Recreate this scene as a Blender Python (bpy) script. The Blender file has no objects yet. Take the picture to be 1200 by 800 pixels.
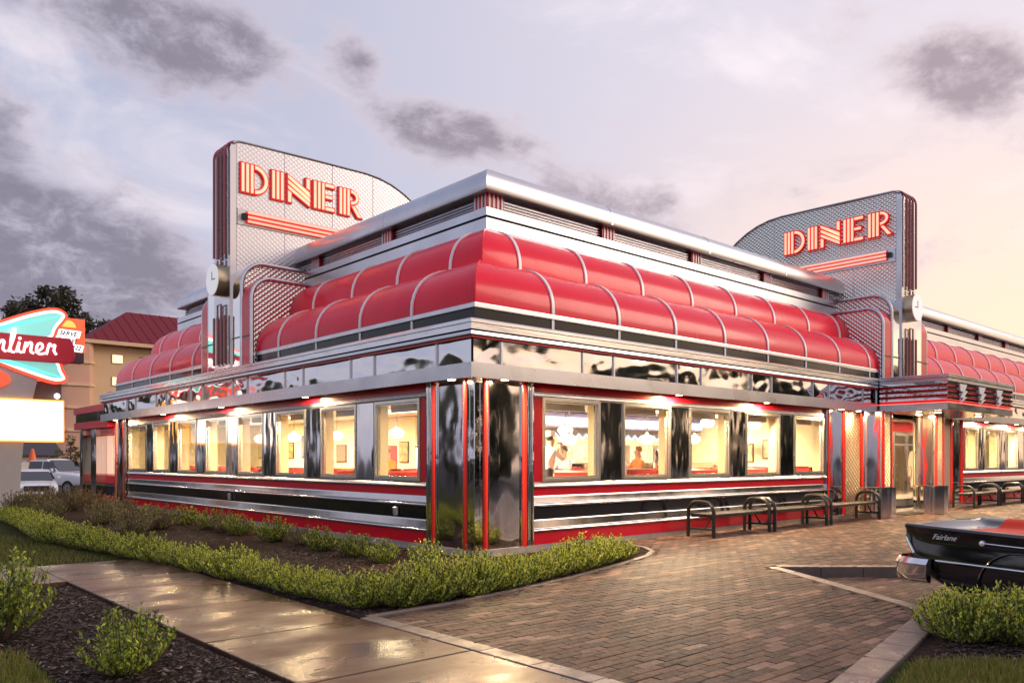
import bpy, bmesh, math, random
from mathutils import Vector, Matrix
random.seed(7)
PI = math.pi
scn = bpy.context.scene
COL = scn.collection

# ---------------------------------------------------------------- camera
AX = math.atan2(1050, 941)                      # viewing azimuth, measured from the long wall
CAM = Vector((-8.398, -10.287, 1.6))
cd = bpy.data.cameras.new('camera')
cam = bpy.data.objects.new('camera', cd); COL.objects.link(cam)
cam.location = CAM
cam.rotation_euler = (PI/2, 0, AX - PI/2)
cd.sensor_width = 36.0
cd.lens = 36.0*941/1200
cd.shift_y = (537.5-400)/1200
cd.clip_start = 0.05; cd.clip_end = 2000
scn.camera = cam
scn.render.resolution_x = 1024; scn.render.resolution_y = 682

# ---------------------------------------------------------------- sky
SUN_AZ = math.radians(-36); SUN_EL = math.radians(24)
w = bpy.data.worlds.new('World'); scn.world = w; w.use_nodes = True
nt = w.node_tree; nt.nodes.clear()
N = nt.nodes.new; Lk = nt.links.new
out = N('ShaderNodeOutputWorld'); bg = N('ShaderNodeBackground'); Lk(bg.outputs[0], out.inputs[0])
tc = N('ShaderNodeTexCoord')
nrm = N('ShaderNodeVectorMath'); nrm.operation = 'NORMALIZE'; Lk(tc.outputs['Generated'], nrm.inputs[0])
DIR = nrm.outputs[0]
def vdot(v):
    n = N('ShaderNodeVectorMath'); n.operation = 'DOT_PRODUCT'; Lk(DIR, n.inputs[0]); n.inputs[1].default_value = v; return n.outputs['Value']
def mth(op, a, b=None, c=None, clamp=False):
    n = N('ShaderNodeMath'); n.operation = op; n.use_clamp = clamp
    for i, x in enumerate((a, b, c)):
        if x is None: continue
        if isinstance(x, (int, float)): n.inputs[i].default_value = x
        else: Lk(x, n.inputs[i])
    return n.outputs[0]
def smooth(x, a, b):
    n = N('ShaderNodeMapRange'); n.interpolation_type = 'SMOOTHSTEP'; Lk(x, n.inputs['Value'])
    n.inputs['From Min'].default_value = a; n.inputs['From Max'].default_value = b
    return n.outputs['Result']
def mixc(f, a, b):
    n = N('ShaderNodeMix'); n.data_type = 'RGBA'
    if isinstance(f, (int, float)): n.inputs[0].default_value = f
    else: Lk(f, n.inputs[0])
    for x, i in ((a, 6), (b, 7)):
        if isinstance(x, tuple): n.inputs[i].default_value = (*x, 1)
        else: Lk(x, n.inputs[i])
    return n.outputs[2]
sky = N('ShaderNodeTexSky'); sky.sky_type = 'NISHITA'; sky.sun_disc = False
sky.sun_elevation = SUN_EL; sky.sun_rotation = PI/2 - SUN_AZ
sky.air_density = 1.4; sky.dust_density = 2.0
skm = N('ShaderNodeVectorMath'); skm.operation = 'SCALE'; Lk(sky.outputs[0], skm.inputs[0]); skm.inputs[3].default_value = 0.10
up = vdot((0, 0, 1))
toward = vdot((math.cos(SUN_AZ), math.sin(SUN_AZ), 0))
# thin high veil, warm toward the set sun and low down, lavender away from it
veil_hi = mixc(smooth(toward, -.55, .50), (.31, .335, .46), (.60, .54, .60))
veil_lo = mixc(smooth(toward, -.05, .62), (.43, .42, .53), (.95, .62, .42))
veil = mixc(smooth(up, .04, .50), veil_lo, veil_hi)
base = mixc(.85, skm.outputs[0], veil)
# clouds: cellular noise on a plane above, gathered in banks
sep = N('ShaderNodeSeparateXYZ'); Lk(DIR, sep.inputs[0])
den = mth('ADD', mth('MAXIMUM', sep.outputs[2], 0.0), .22)
cb = N('ShaderNodeCombineXYZ'); Lk(mth('DIVIDE', sep.outputs[0], den), cb.inputs[0]); Lk(mth('DIVIDE', sep.outputs[1], den), cb.inputs[1])
def noise(scale, detail, rough, off, dist=0.0):
    m = N('ShaderNodeMapping'); Lk(cb.outputs[0], m.inputs[0]); m.inputs['Location'].default_value = off
    n = N('ShaderNodeTexNoise'); Lk(m.outputs[0], n.inputs['Vector']); n.inputs['Scale'].default_value = scale
    n.inputs['Detail'].default_value = detail; n.inputs['Roughness'].default_value = rough; n.inputs['Distortion'].default_value = dist
    return n.outputs[0]
def dnoise(scale, detail, rough, off, st=(1, 1, 2.6), dist=0.0):   # noise over the sky directions, flattened the way cloud banks are
    m = N('ShaderNodeMapping'); Lk(DIR, m.inputs[0]); m.inputs['Location'].default_value = off; m.inputs['Scale'].default_value = st
    n = N('ShaderNodeTexNoise'); Lk(m.outputs[0], n.inputs['Vector']); n.inputs['Scale'].default_value = scale
    n.inputs['Detail'].default_value = detail; n.inputs['Roughness'].default_value = rough; n.inputs['Distortion'].default_value = dist
    return n.outputs[0]
n1 = dnoise(4.6, 10, .62, (3.1, 1.7, 0), (1, 1, 1.9), .35)
n2 = noise(.5, 2, .5, (9.4, 2.2, 0))
fine = dnoise(13, 9, .66, (1.0, 5.0, 0), (1, 1, 1.7), .35)
def cdir(u, v):
    d = Vector((math.cos(AX), math.sin(AX), 0)) + Vector((math.sin(AX), -math.cos(AX), 0))*((u-600)/941) + Vector((0, 0, (537.5-v)/941))
    return d.normalized()
def bank(c0, tan, half, thick):                 # a long bank of cloud round a sky direction
    c = c0; t = tan.normalized(); b = c.cross(t).normalized()
    a1 = mth('DIVIDE', vdot(tuple(t)), half); 
    a0 = mth('DIVIDE', vdot(tuple(b)), thick)
    # offsets are measured from the bank centre
    o1 = t.dot(c)/half; o0 = b.dot(c)/thick
    r2 = mth('ADD', mth('POWER', mth('SUBTRACT', a1, o1), 2), mth('POWER', mth('SUBTRACT', a0, o0), 2))
    front = smooth(vdot(tuple(c)), 0, .2)
    return mth('MULTIPLY', mth('EXPONENT', mth('MULTIPLY', r2, -1.0)), front)
def bank_px(u0, v0, u1, v1, th):
    a, b = cdir(u0, v0), cdir(u1, v1); c = ((a+b)/2).normalized(); t = b-a; t = t - c*t.dot(c)
    return bank(c, t, (b-a).length/2, th)
banks = [bank_px(-60, 330, 250, 335, .095), bank_px(-60, 300, 200, 300, .07), bank_px(-120, 262, 60, 235, .05), bank_px(-20, -10, 340, 50, .06), bank_px(120, 30, 330, 62, .035), bank_px(-60, 150, 30, 130, .05),
         bank_px(400, 118, 620, 178, .034), bank_px(430, 135, 610, 172, .02), bank_px(1010, 82, 1260, 108, .048), bank_px(1040, 80, 1240, 95, .03), bank_px(640, 215, 790, 262, .03), bank_px(380, 60, 450, 70, .03)]
bsum = banks[0]
for b in banks[1:]: bsum = mth('ADD', bsum, b)
dens = mth('ADD', mth('MULTIPLY', mth('SUBTRACT', n1, .5), 2.4), mth('MULTIPLY', mth('SUBTRACT', fine, .5), 1.3))
dens = mth('ADD', dens, mth('MULTIPLY', bsum, .80))
dens = mth('ADD', dens, mth('MULTIPLY', smooth(n2, .5, .72), .12))
m_soft = smooth(dens, .08, .60)
m_core = smooth(dens, .34, 1.12)
lit = mixc(smooth(toward, -.5, .6), (.40, .365, .44), (.55, .47, .50))
dark = mixc(smooth(toward, -.5, .6), (.15, .14, .185), (.27, .215, .25))
c1 = mixc(mth('MULTIPLY', m_soft, .75), base, lit)
core2 = mth('MULTIPLY', m_core, smooth(dnoise(19, 8, .68, (4.0, 2.0, 1.0), (1, 1, 1.6), .3), .20, .58))
c2 = mixc(mth('MULTIPLY', core2, .88), c1, dark)
wisps = smooth(dnoise(3.0, 7, .6, (6.2, 8.4, 0), (1, 1, 2.2), .8), .5, .78)
c3 = mixc(mth('MULTIPLY', mth('MULTIPLY', wisps, mth('SUBTRACT', 1.0, m_core)), .5), c2, (.78, .69, .70))
Lk(c3, bg.inputs[0]); bg.inputs[1].default_value = 1.0

sd = bpy.data.lights.new('sun', 'SUN'); sd.energy = 0.8; sd.angle = math.radians(22); sd.color = (1, .82, .66)
sun = bpy.data.objects.new('sun', sd); COL.objects.link(sun)
sv = Vector((math.cos(SUN_AZ)*math.cos(SUN_EL), math.sin(SUN_AZ)*math.cos(SUN_EL), math.sin(SUN_EL)))
sun.rotation_euler = sv.to_track_quat('Z', 'Y').to_euler(); sun.location = (20, -10, 20)
vs = scn.view_settings; vs.view_transform = 'Standard'; vs.look = 'None'; vs.exposure = 0.6; vs.gamma = 1.0; vs.use_curve_mapping = False
scn.cycles.use_denoising = True
scn.cycles.max_bounces = 8; scn.cycles.diffuse_bounces = 3; scn.cycles.glossy_bounces = 4; scn.cycles.transparent_max_bounces = 12
scn.cycles.sample_clamp_indirect = 6.0; scn.cycles.caustics_reflective = False; scn.cycles.caustics_refractive = False

# ---------------------------------------------------------------- materials
def mat(name, col, rough=.5, metal=0.0, var=0.0, vscale=3.0, col2=None, bump=0.0, bscale=8.0, stretch=(1, 1, 1), emis=None, es=0.0, coat=0.0, rvar=0.0, detail=4, rnd=False, pat=None, spec=.5, bd=None):
    m = bpy.data.materials.new(name); m.use_nodes = True
    t = m.node_tree; b = t.nodes['Principled BSDF']
    b.inputs['Base Color'].default_value = (*col, 1); b.inputs['Roughness'].default_value = rough; b.inputs['Metallic'].default_value = metal
    b.inputs['Specular IOR Level'].default_value = spec
    if coat: b.inputs['Coat Weight'].default_value = coat; b.inputs['Coat Roughness'].default_value = .05
    if emis: b.inputs['Emission Color'].default_value = (*emis, 1); b.inputs['Emission Strength'].default_value = es
    nn = t.nodes.new; lk = t.links.new
    if var or bump or rvar or pat:
        c = nn('ShaderNodeTexCoord'); mp = nn('ShaderNodeMapping'); lk(c.outputs['Object'], mp.inputs[0]); mp.inputs['Scale'].default_value = stretch
        vec = mp.outputs[0]
        if rnd:
            oi = nn('ShaderNodeObjectInfo'); ad = nn('ShaderNodeVectorMath'); ad.operation = 'MULTIPLY_ADD'
            lk(oi.outputs['Random'], ad.inputs[0]); ad.inputs[1].default_value = (37, 53, 71); lk(vec, ad.inputs[2]); vec = ad.outputs[0]
    if var or rvar:
        n = nn('ShaderNodeTexNoise'); lk(vec, n.inputs['Vector']); n.inputs['Scale'].default_value = vscale; n.inputs['Detail'].default_value = detail; n.inputs['Roughness'].default_value = .6
        r = nn('ShaderNodeMapRange'); lk(n.outputs[0], r.inputs['Value']); r.inputs['From Min'].default_value = .3; r.inputs['From Max'].default_value = .7
        if var:
            mx = nn('ShaderNodeMix'); mx.data_type = 'RGBA'; lk(r.outputs[0], mx.inputs[0])
            c2 = col2 or tuple(x*(1-var) for x in col)
            mx.inputs[6].default_value = (*col, 1); mx.inputs[7].default_value = (*c2, 1); lk(mx.outputs[2], b.inputs['Base Color'])
        if rvar:
            r2 = nn('ShaderNodeMapRange'); lk(n.outputs[0], r2.inputs['Value']); r2.inputs['From Min'].default_value = .35; r2.inputs['From Max'].default_value = .65
            r2.inputs['To Min'].default_value = max(.02, rough-rvar); r2.inputs['To Max'].default_value = rough; lk(r2.outputs[0], b.inputs['Roughness'])
    h = None
    if bump:
        n = nn('ShaderNodeTexNoise'); lk(vec, n.inputs['Vector']); n.inputs['Scale'].default_value = bscale; n.inputs['Detail'].default_value = bd if bd is not None else (3 if bscale < 30 else 6)
        h = n.outputs[0]
    if pat:                                       # quilted stainless: crossing ridges, pressed in the sheet
        kind, sc = pat
        sx = nn('ShaderNodeSeparateXYZ'); lk(c.outputs['Object'], sx.inputs[0])
        def mm(op, a, bb=None):
            q = nn('ShaderNodeMath'); q.operation = op
            for i, x in enumerate((a, bb)):
                if x is None: continue
                if isinstance(x, (int, float)): q.inputs[i].default_value = x
                else: lk(x, q.inputs[i])
            return q.outputs[0]
        hx = mm('ADD', sx.outputs[0], sx.outputs[1])
        a = mm('ABSOLUTE', mm('SINE', mm('MULTIPLY', mm('ADD', hx, mm('MULTIPLY', sx.outputs[2], 1.25)), sc)))
        d = mm('ABSOLUTE', mm('SINE', mm('MULTIPLY', mm('SUBTRACT', hx, mm('MULTIPLY', sx.outputs[2], 1.25)), sc)))
        h = mm('MULTIPLY', a, d)
    if h is not None:
        bp = nn('ShaderNodeBump'); lk(h, bp.inputs['Height']); bp.inputs['Strength'].default_value = bump if not pat else 1.0
        bp.inputs['Distance'].default_value = .05 if not pat else bump
        lk(bp.outputs[0], b.inputs['Normal'])
    return m
def glassmat(name, tint=(1, 1, 1), gloss=1.0):
    m = bpy.data.materials.new(name); m.use_nodes = True; t = m.node_tree; t.nodes.clear(); nn = t.nodes.new; lk = t.links.new
    o = nn('ShaderNodeOutputMaterial'); mx = nn('ShaderNodeMixShader'); tr = nn('ShaderNodeBsdfTransparent'); gl = nn('ShaderNodeBsdfGlossy'); fr = nn('ShaderNodeFresnel')
    fr.inputs['IOR'].default_value = 1.5; tr.inputs[0].default_value = (*tint, 1); gl.inputs['Roughness'].default_value = .01
    gl.inputs[0].default_value = (gloss, gloss, gloss, 1)
    gm = nn('ShaderNodeNewGeometry'); iv = nn('ShaderNodeMath'); iv.operation = 'SUBTRACT'; iv.inputs[0].default_value = 1.0; lk(gm.outputs['Backfacing'], iv.inputs[1]); ml = nn('ShaderNodeMath'); ml.operation = 'MULTIPLY'; lk(iv.outputs[0], ml.inputs[0]); lk(fr.outputs[0], ml.inputs[1])
    lk(ml.outputs[0], mx.inputs[0]); lk(tr.outputs[0], mx.inputs[1]); lk(gl.outputs[0], mx.inputs[2]); lk(mx.outputs[0], o.inputs[0])
    return m
MT = {}
MT['red'] = mat('red_enamel', (.80, .010, .03), .26, coat=.15, spec=.35, var=.12, vscale=.8, bump=.05, bscale=1.3)
MT['redroof'] = mat('red_roof_enamel', (.92, .010, .045), .28, coat=.10, var=.10, vscale=1.2, stretch=(1, 1, .3), bump=.02, bscale=1.0, rvar=.06, rnd=True, spec=.16)
MT['redpost'] = mat('red_tube_enamel', (.68, .03, .02), .2, coat=.4)
MT['steel'] = mat('brushed_stainless', (.66, .65, .67), .24, 1.0, var=.12, vscale=2.0, stretch=(1, 1, 6), bump=.04, bscale=2.0, rvar=.08)
MT['satin'] = mat('satin_aluminium', (.60, .59, .62), .34, 1.0, var=.1, vscale=1.5, bump=.03, bscale=3, rvar=.08)
MT['parapet'] = mat('mill_aluminium_sheet', (.60, .60, .65), .36, 1.0, var=.12, vscale=.9, bump=.05, bscale=.8, rvar=.1)
MT['chrome'] = mat('polished_chrome', (.82, .81, .80), .06, 1.0, bump=.05, bscale=3.0, rvar=.02)
MT['moulding'] = mat('pressed_steel_moulding', (.54, .52, .53), .16, 1.0, bump=.05, bscale=1.5, stretch=(1, 1, .3), rvar=.06)
MT['mirror'] = mat('wavy_mirror_stainless', (.64, .63, .66), .08, 1.0, bump=.26, bscale=1.7, stretch=(1, 1, .8), rnd=True, rvar=.02, bd=1)
MT['mirrorp'] = mat('rippled_mirror_stainless', (.74, .72, .72), .08, 1.0, bump=.18, bscale=2.2, stretch=(1.8, 1.8, .4), rnd=True, bd=1)
MT['quilt'] = mat('quilted_stainless', (.58, .57, .61), .34, 1.0, bump=.0026, pat=('quilt', 21.0))
MT['quiltdeep'] = mat('deep_quilted_stainless', (.90, .88, .78), .24, 1.0, bump=.020, pat=('quilt', 21.0))
MT['quiltfine'] = mat('fine_quilted_stainless', (.42, .36, .26), .34, 1.0, bump=.04, pat=('quilt', 19.0))
MT['ribbed'] = mat('vertical_polished_steel', (.75, .74, .73), .08, 1.0, bump=.10, bscale=4, stretch=(3, 3, .1))
MT['black'] = mat('black_enamel', (.012, .012, .016), .12, coat=.0, bump=.04, bscale=1.2, spec=.32)
MT['darkmetal'] = mat('black_bench_enamel', (.02, .018, .018), .3, var=.3, vscale=9, bump=.05, bscale=60)
MT['seatwood'] = mat('dark_bench_slat', (.05, .036, .028), .38, var=.4, vscale=6, stretch=(.3, 4, 4))
MT['cream'] = mat('cream_interior_paint', (.86, .74, .50), .6, var=.06, vscale=2)
MT['creamjamb'] = mat('cream_window_reveal', (.88, .76, .48), .45)
MT['frame'] = mat('anodised_window_frame', (.70, .66, .58), .22, .9, bump=.02)
MT['glass'] = glassmat('window_glass')
MT['darkglass'] = glassmat('door_glass', (.55, .52, .48))
MT['carglass'] = glassmat('tinted_car_glass', (.12, .13, .15))
MT['white'] = mat('white_enamel', (.88, .87, .88), .3, var=.05)
MT['soffit'] = mat('soffit_sheet', (.68, .66, .64), .22, 1.0, var=.1, vscale=2)
MT['conc'] = mat('plinth_concrete', (.40, .36, .34), .7, var=.3, vscale=5, bump=.2, bscale=40)
MT['neon'] = mat('lit_neon_letter', (.8, .5, .4), .3, emis=(1.0, .36, .21), es=1.0)
MT['neonred'] = mat('lit_red_neon', (.8, .05, .04), .3, emis=(1.0, .10, .07), es=1.9)
MT['neonpink'] = mat('lit_pink_neon', (.9, .3, .25), .3, emis=(1.0, .30, .20), es=1.1)
MT['neonoff'] = mat('unlit_red_neon_glass', (.34, .012, .02), .1, coat=.8)
MT['channel'] = mat('red_channel_painted_glow', (.75, .012, .012), .4, emis=(1.0, .02, .02), es=.12)  # faint red emission stands in for neon light falling on the channel
MT['lampglow'] = mat('lit_lamp_lens', (.9, .8, .6), .3, emis=(1.0, .80, .48), es=14)
MT['globe'] = mat('lit_globe_glass', (.9, .85, .75), .3, emis=(1.0, .88, .70), es=1.3)
MT['ceilpanel'] = mat('lit_ceiling_panel', (.9, .85, .75), .4, emis=(1.0, .84, .58), es=3.0)
MT['bluelight'] = mat('lit_blue_cove', (.7, .8, .9), .4, emis=(.50, .72, 1.0), es=1.5)
MT['bluechev'] = mat('lit_blue_chevron', (.5, .6, .8), .4, emis=(.40, .62, 1.0), es=1.0)
MT['signwhite'] = mat('lit_message_panel', (.9, .9, .88), .4, emis=(1.0, .97, .93), es=1.0)
MT['signorange'] = mat('lit_panel_edge', (.9, .5, .1), .4, emis=(1.0, .38, .06), es=1.1)
MT['aqua'] = mat('lit_aqua_sign_face', (.25, .62, .58), .3, emis=(.22, .66, .60), es=.55)
MT['signred'] = mat('lit_red_sign_border', (.8, .05, .03), .3, emis=(1.0, .09, .04), es=.8)
MT['signband'] = mat('crimson_sign_band', (.36, .012, .03), .3, coat=.3, emis=(.4, .01, .03), es=.25)
MT['signtext'] = mat('lit_white_script', (.9, .9, .9), .3, emis=(1, .97, .95), es=1.2)
MT['pylon'] = mat('painted_pylon', (.58, .56, .58), .5, var=.1, vscale=1.5)
MT['signdark'] = mat('dark_sign_cabinet', (.10, .09, .11), .5)
MT['signbox'] = mat('lit_orange_red_box', (.8, .1, .05), .35, emis=(1, .13, .05), es=.65)
MT['letterdark'] = mat('dark_blue_print', (.03, .02, .08), .5)
MT['amber'] = mat('lit_amber_print', (.9, .6, .1), .5, emis=(1, .6, .12), es=.6)
MT['clock'] = mat('lit_clock_dial', (.86, .86, .88), .35, emis=(1, .98, .95), es=.22)
MT['clockrim'] = mat('brass_clock_case', (.62, .50, .34), .3, .8)
# ---------------------------------------------------------------- mesh helpers
class MB:
    def __init__(s): s.v = []; s.f = []; s.m = []; s.cm = 0
    def add(s, vs, fs):
        b = len(s.v); s.v += [tuple(p) for p in vs]; s.f += [tuple(i+b for i in q) for q in fs]; s.m += [s.cm]*len(fs); return s
    def box(s, x0, x1, y0, y1, z0, z1):
        return s.add([(x0, y0, z0), (x1, y0, z0), (x1, y1, z0), (x0, y1, z0), (x0, y0, z1), (x1, y0, z1), (x1, y1, z1), (x0, y1, z1)],
                     [(0, 3, 2, 1), (4, 5, 6, 7), (0, 1, 5, 4), (1, 2, 6, 5), (2, 3, 7, 6), (3, 0, 4, 7)])
    def prism(s, pts, a, b, axis='z'):           # polygon in the two other axes, extruded from a to b
        n = len(pts)
        def P(p, h): return (p[0], p[1], h) if axis == 'z' else ((p[0], h, p[1]) if axis == 'y' else (h, p[0], p[1]))
        vs = [P(p, a) for p in pts] + [P(p, b) for p in pts]
        fs = [tuple(range(n))[::-1], tuple(range(n, 2*n))] + [(i, (i+1) % n, n+(i+1) % n, n+i) for i in range(n)]
        return s.add(vs, fs)
    def tube(s, path, r, n=8, cap=True, taper=None):
        path = [Vector(p) for p in path]; k = len(path); vs = []; fs = []; ref = None
        for i, p in enumerate(path):
            t = (path[min(i+1, k-1)] - path[max(i-1, 0)]).normalized()
            if ref is None: ref = Vector((0, 0, 1)) if abs(t.z) < .9 else Vector((1, 0, 0))
            a = t.cross(ref).normalized(); bb = a.cross(t).normalized(); ref = bb
            rr = r if taper is None else r*taper[i]
            for j in range(n):
                q = 2*PI*j/n; vs.append(p + a*math.cos(q)*rr + bb*math.sin(q)*rr)
        for i in range(k-1):
            for j in range(n): fs.append((i*n+j, i*n+(j+1) % n, (i+1)*n+(j+1) % n, (i+1)*n+j))
        if cap: fs += [tuple(range(n))[::-1], tuple(range((k-1)*n, k*n))]
        return s.add(vs, fs)
    def lathe(s, prof, n=16, c=(0, 0, 0)):
        vs = []; fs = []; k = len(prof)
        for r, z in prof:
            for j in range(n): q = 2*PI*j/n; vs.append((c[0]+r*math.cos(q), c[1]+r*math.sin(q), c[2]+z))
        for i in range(k-1):
            for j in range(n): fs.append((i*n+j, i*n+(j+1) % n, (i+1)*n+(j+1) % n, (i+1)*n+j))
        fs += [tuple(range(n))[::-1], tuple(range((k-1)*n, k*n))]
        return s.add(vs, fs)
    def sphere(s, c, rx, ry=None, rz=None, n=12, m=8):
        ry = ry or rx; rz = rz or rx
        vs = [(c[0], c[1], c[2]-rz)]; fs = []
        for i in range(1, m):
            t = PI*i/m - PI/2
            for j in range(n): q = 2*PI*j/n; vs.append((c[0]+rx*math.cos(t)*math.cos(q), c[1]+ry*math.cos(t)*math.sin(q), c[2]+rz*math.sin(t)))
        vs.append((c[0], c[1], c[2]+rz)); last = len(vs)-1
        for j in range(n): fs.append((0, 1+(j+1) % n, 1+j)); fs.append((last, last-n+j, last-n+(j+1) % n))
        for i in range(m-2):
            for j in range(n): fs.append((1+i*n+j, 1+i*n+(j+1) % n, 1+(i+1)*n+(j+1) % n, 1+(i+1)*n+j))
        return s.add(vs, fs)
    def ring(s, prof, LX, LY):                   # closed profile (offset inward, z) carried round the rectangle with mitred corners
        n = len(prof); vs = []; fs = []
        for c in range(4):
            for o, z in prof: vs.append(((o if c in (0, 3) else LX-o), (o if c in (0, 1) else LY-o), z))
        for c in range(4):
            d = (c+1) % 4
            for i in range(n): j = (i+1) % n; fs.append((c*n+i, d*n+i, d*n+j, c*n+j))
        return s.add(vs, fs)
    def mesh(s, name, mats, smooth=False, T=None, fix=True, bevel=0.0):
        me = bpy.data.meshes.new(name)
        vs = [T(*p) for p in s.v] if T else s.v
        me.from_pydata([tuple(p) for p in vs], [], s.f)
        ms = mats if isinstance(mats, (list, tuple)) else [mats]
        for m in ms: me.materials.append(MT[m] if isinstance(m, str) else m)
        if len(ms) > 1: me.polygons.foreach_set('material_index', s.m)
        if fix or bevel:
            bm = bmesh.new(); bm.from_mesh(me)
            if bevel:
                bmesh.ops.remove_doubles(bm, verts=bm.verts, dist=1e-5)
                bmesh.ops.bevel(bm, geom=list(bm.edges), offset=bevel, segments=1, affect='EDGES', clamp_overlap=True)
            bmesh.ops.recalc_face_normals(bm, faces=bm.faces); bm.to_mesh(me); bm.free()
        if smooth:
            me.polygons.foreach_set('use_smooth', [True]*len(me.polygons)); me.set_sharp_from_angle(angle=.65)
        me.update(); return me
    def build(s, name, mats, parent=None, **k):
        return link(name, s.mesh(name, mats, **k), parent)
def link(name, me, parent=None):
    o = bpy.data.objects.new(name, me); COL.objects.link(o)
    if parent: o.parent = parent
    return o
def tag(o, label=None, cat=None, group=None, kind=None):
    for k, v in (('label', label), ('category', cat), ('group', group), ('kind', kind)):
        if v: o[k] = v
    return o
def thing(name, label, cat, loc=(0, 0, 0), rz=0.0, group=None):
    o = bpy.data.objects.new(name, None); COL.objects.link(o); o.location = loc; o.rotation_euler = (0, 0, rz); o.empty_display_size = .2
    return tag(o, label, cat, group)
def children(o): return [c for c in bpy.data.objects if c.parent == o]
def dup(o, loc=None, rz=None, label=None, group=None, parent=None, sc=None):
    kids = children(o)
    c = o.copy(); COL.objects.link(c); c.parent = parent
    if loc is not None: c.location = loc
    if rz is not None: c.rotation_euler = (0, 0, rz)
    if sc is not None: c.scale = (sc, sc, sc) if isinstance(sc, (int, float)) else sc
    if label: c['label'] = label
    if group: c['group'] = group
    for k in kids: dup(k, parent=c)
    return c
def lamp(kind, name, loc, energy, color, size=.2, rot=(0, 0, 0), parent=None, sy=None, spread=None):
    l = bpy.data.lights.new(name, kind); l.energy = energy; l.color = color
    if kind == 'AREA':
        l.size = size
        if sy: l.shape = 'RECTANGLE'; l.size_y = sy
        else: l.shape = 'DISK'
        if spread: l.spread = spread
    else: l.shadow_soft_size = size
    o = bpy.data.objects.new(name, l); COL.objects.link(o); o.location = loc; o.rotation_euler = rot
    if parent: o.parent = parent
    return o
TR = lambda x, y, z: (x, y, z)
TL = lambda x, y, z: (y, x, z)
def arc(c, r, a0, a1, n): return [(c[0]+r*math.cos(a0+(a1-a0)*i/n), c[1]+r*math.sin(a0+(a1-a0)*i/n)) for i in range(n+1)]

# ---------------------------------------------------------------- ground
MT['asphalt'] = mat('asphalt', (.055, .052, .052), .85, var=.35, vscale=1.5, bump=.3, bscale=60, spec=.12)
MT['mulch'] = mat('bark_mulch', (.050, .034, .030), .95, var=.5, vscale=14, bump=1.0, bscale=26, spec=.04)
MT['soil'] = mat('lawn_soil', (.06, .065, .022), .95, var=.4, vscale=8, bump=.8, bscale=40, spec=.04)
MT['kerb'] = mat('kerb_concrete', (.19, .145, .13), .5, var=.3, vscale=4, bump=.15, bscale=50, rvar=.25)
MT['joint'] = mat('paver_joint_sand', (.045, .036, .032), .8, var=.4, vscale=20)
PV = []
for i, c in enumerate([(.122, .067, .053), (.084, .047, .041), (.190, .108, .086), (.060, .037, .035), (.140, .074, .050), (.28, .168, .130)]):
    PV.append(mat('clay_paver_%s' % 'abcdef'[i], c, .62, var=.3, vscale=22, bump=.2, bscale=90, rvar=.14, rnd=True, spec=.13))
# wet concrete: damp brown slabs with shallow puddled sheen
m = mat('wet_concrete', (.19, .135, .105), .5, spec=.26); MT['wet'] = m
t = m.node_tree; b = t.nodes['Principled BSDF']; nn = t.nodes.new; lk = t.links.new
c = nn('ShaderNodeTexCoord'); mp = nn('ShaderNodeMapping'); lk(c.outputs['Object'], mp.inputs[0]); mp.inputs['Scale'].default_value = (.75, 1.1, 1)
n1_ = nn('ShaderNodeTexNoise'); lk(mp.outputs[0], n1_.inputs['Vector']); n1_.inputs['Scale'].default_value = 1.5; n1_.inputs['Detail'].default_value = 6; n1_.inputs['Roughness'].default_value = .55
r1 = nn('ShaderNodeMapRange'); lk(n1_.outputs[0], r1.inputs['Value']); r1.inputs['From Min'].default_value = .36; r1.inputs['From Max'].default_value = .66
r1.inputs['To Min'].default_value = .13; r1.inputs['To Max'].default_value = .55; lk(r1.outputs[0], b.inputs['Roughness'])
mx = nn('ShaderNodeMix'); mx.data_type = 'RGBA'; lk(r1.outputs[0], mx.inputs[0]); mx.inputs[6].default_value = (.055, .030, .019, 1); mx.inputs[7].default_value = (.20, .105, .058, 1)
n2_ = nn('ShaderNodeTexNoise'); lk(c.outputs['Object'], n2_.inputs['Vector']); n2_.inputs['Scale'].default_value = 60; n2_.inputs['Detail'].default_value = 4
mx2 = nn('ShaderNodeMix'); mx2.data_type = 'RGBA'; mx2.blend_type = 'MULTIPLY'; mx2.inputs[0].default_value = .5; lk(mx.outputs[2], mx2.inputs[6]); lk(n2_.outputs[1], mx2.inputs[7])
lk(mx.outputs[2], b.inputs['Base Color'])
bp = nn('ShaderNodeBump'); lk(n2_.outputs[0], bp.inputs['Height']); bp.inputs['Strength'].default_value = .10; bp.inputs['Distance'].default_value = .02; lk(bp.outputs[0], b.inputs['Normal'])

g = MB()                                          # one sheet to the horizon, dropping a little to the far car park
ys = [-900, -60, 24, 30, 900]; zs = [-.15, -.15, -.15, -.32, -.32]
for i in range(4):
    g.add([(-900, ys[i], zs[i]), (900, ys[i], zs[i]), (900, ys[i+1], zs[i+1]), (-900, ys[i+1], zs[i+1])], [(0, 1, 2, 3)])
tag(g.build('ground', 'asphalt', fix=False), kind='structure')
def slab(name, pts, m, zt=0.0, zb=-.2, kind='structure', parent=None):
    return tag(MB().prism(pts, zb, zt).build(name, m, parent), kind=kind)
APEX = (2.49, -4.06); BB = (.50, -7.12)
BEDF = [(-4.05, -3.18), (-2.9, -3.12), (-1.8, -2.95), (-.6, -2.68), (.8, -2.28), (2.15, -1.82), (2.75, -1.45), (3.1, -1.0), (3.25, -.5), (3.3, .02)]
slab('planting_bed', BEDF + [(.02, .02), (.02, 24), (-4.15, 24), (-4.15, 3.4)], 'mulch', -.03)
slab('mulch_bed', [(-5.74, 1.3), (-9.0, 1.3), (-9.0, -1.0), (-7.4, -2.0), (-6.95, -3.2), (-7.2, -9), (-5.74, -9)], 'mulch', -.03)
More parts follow.
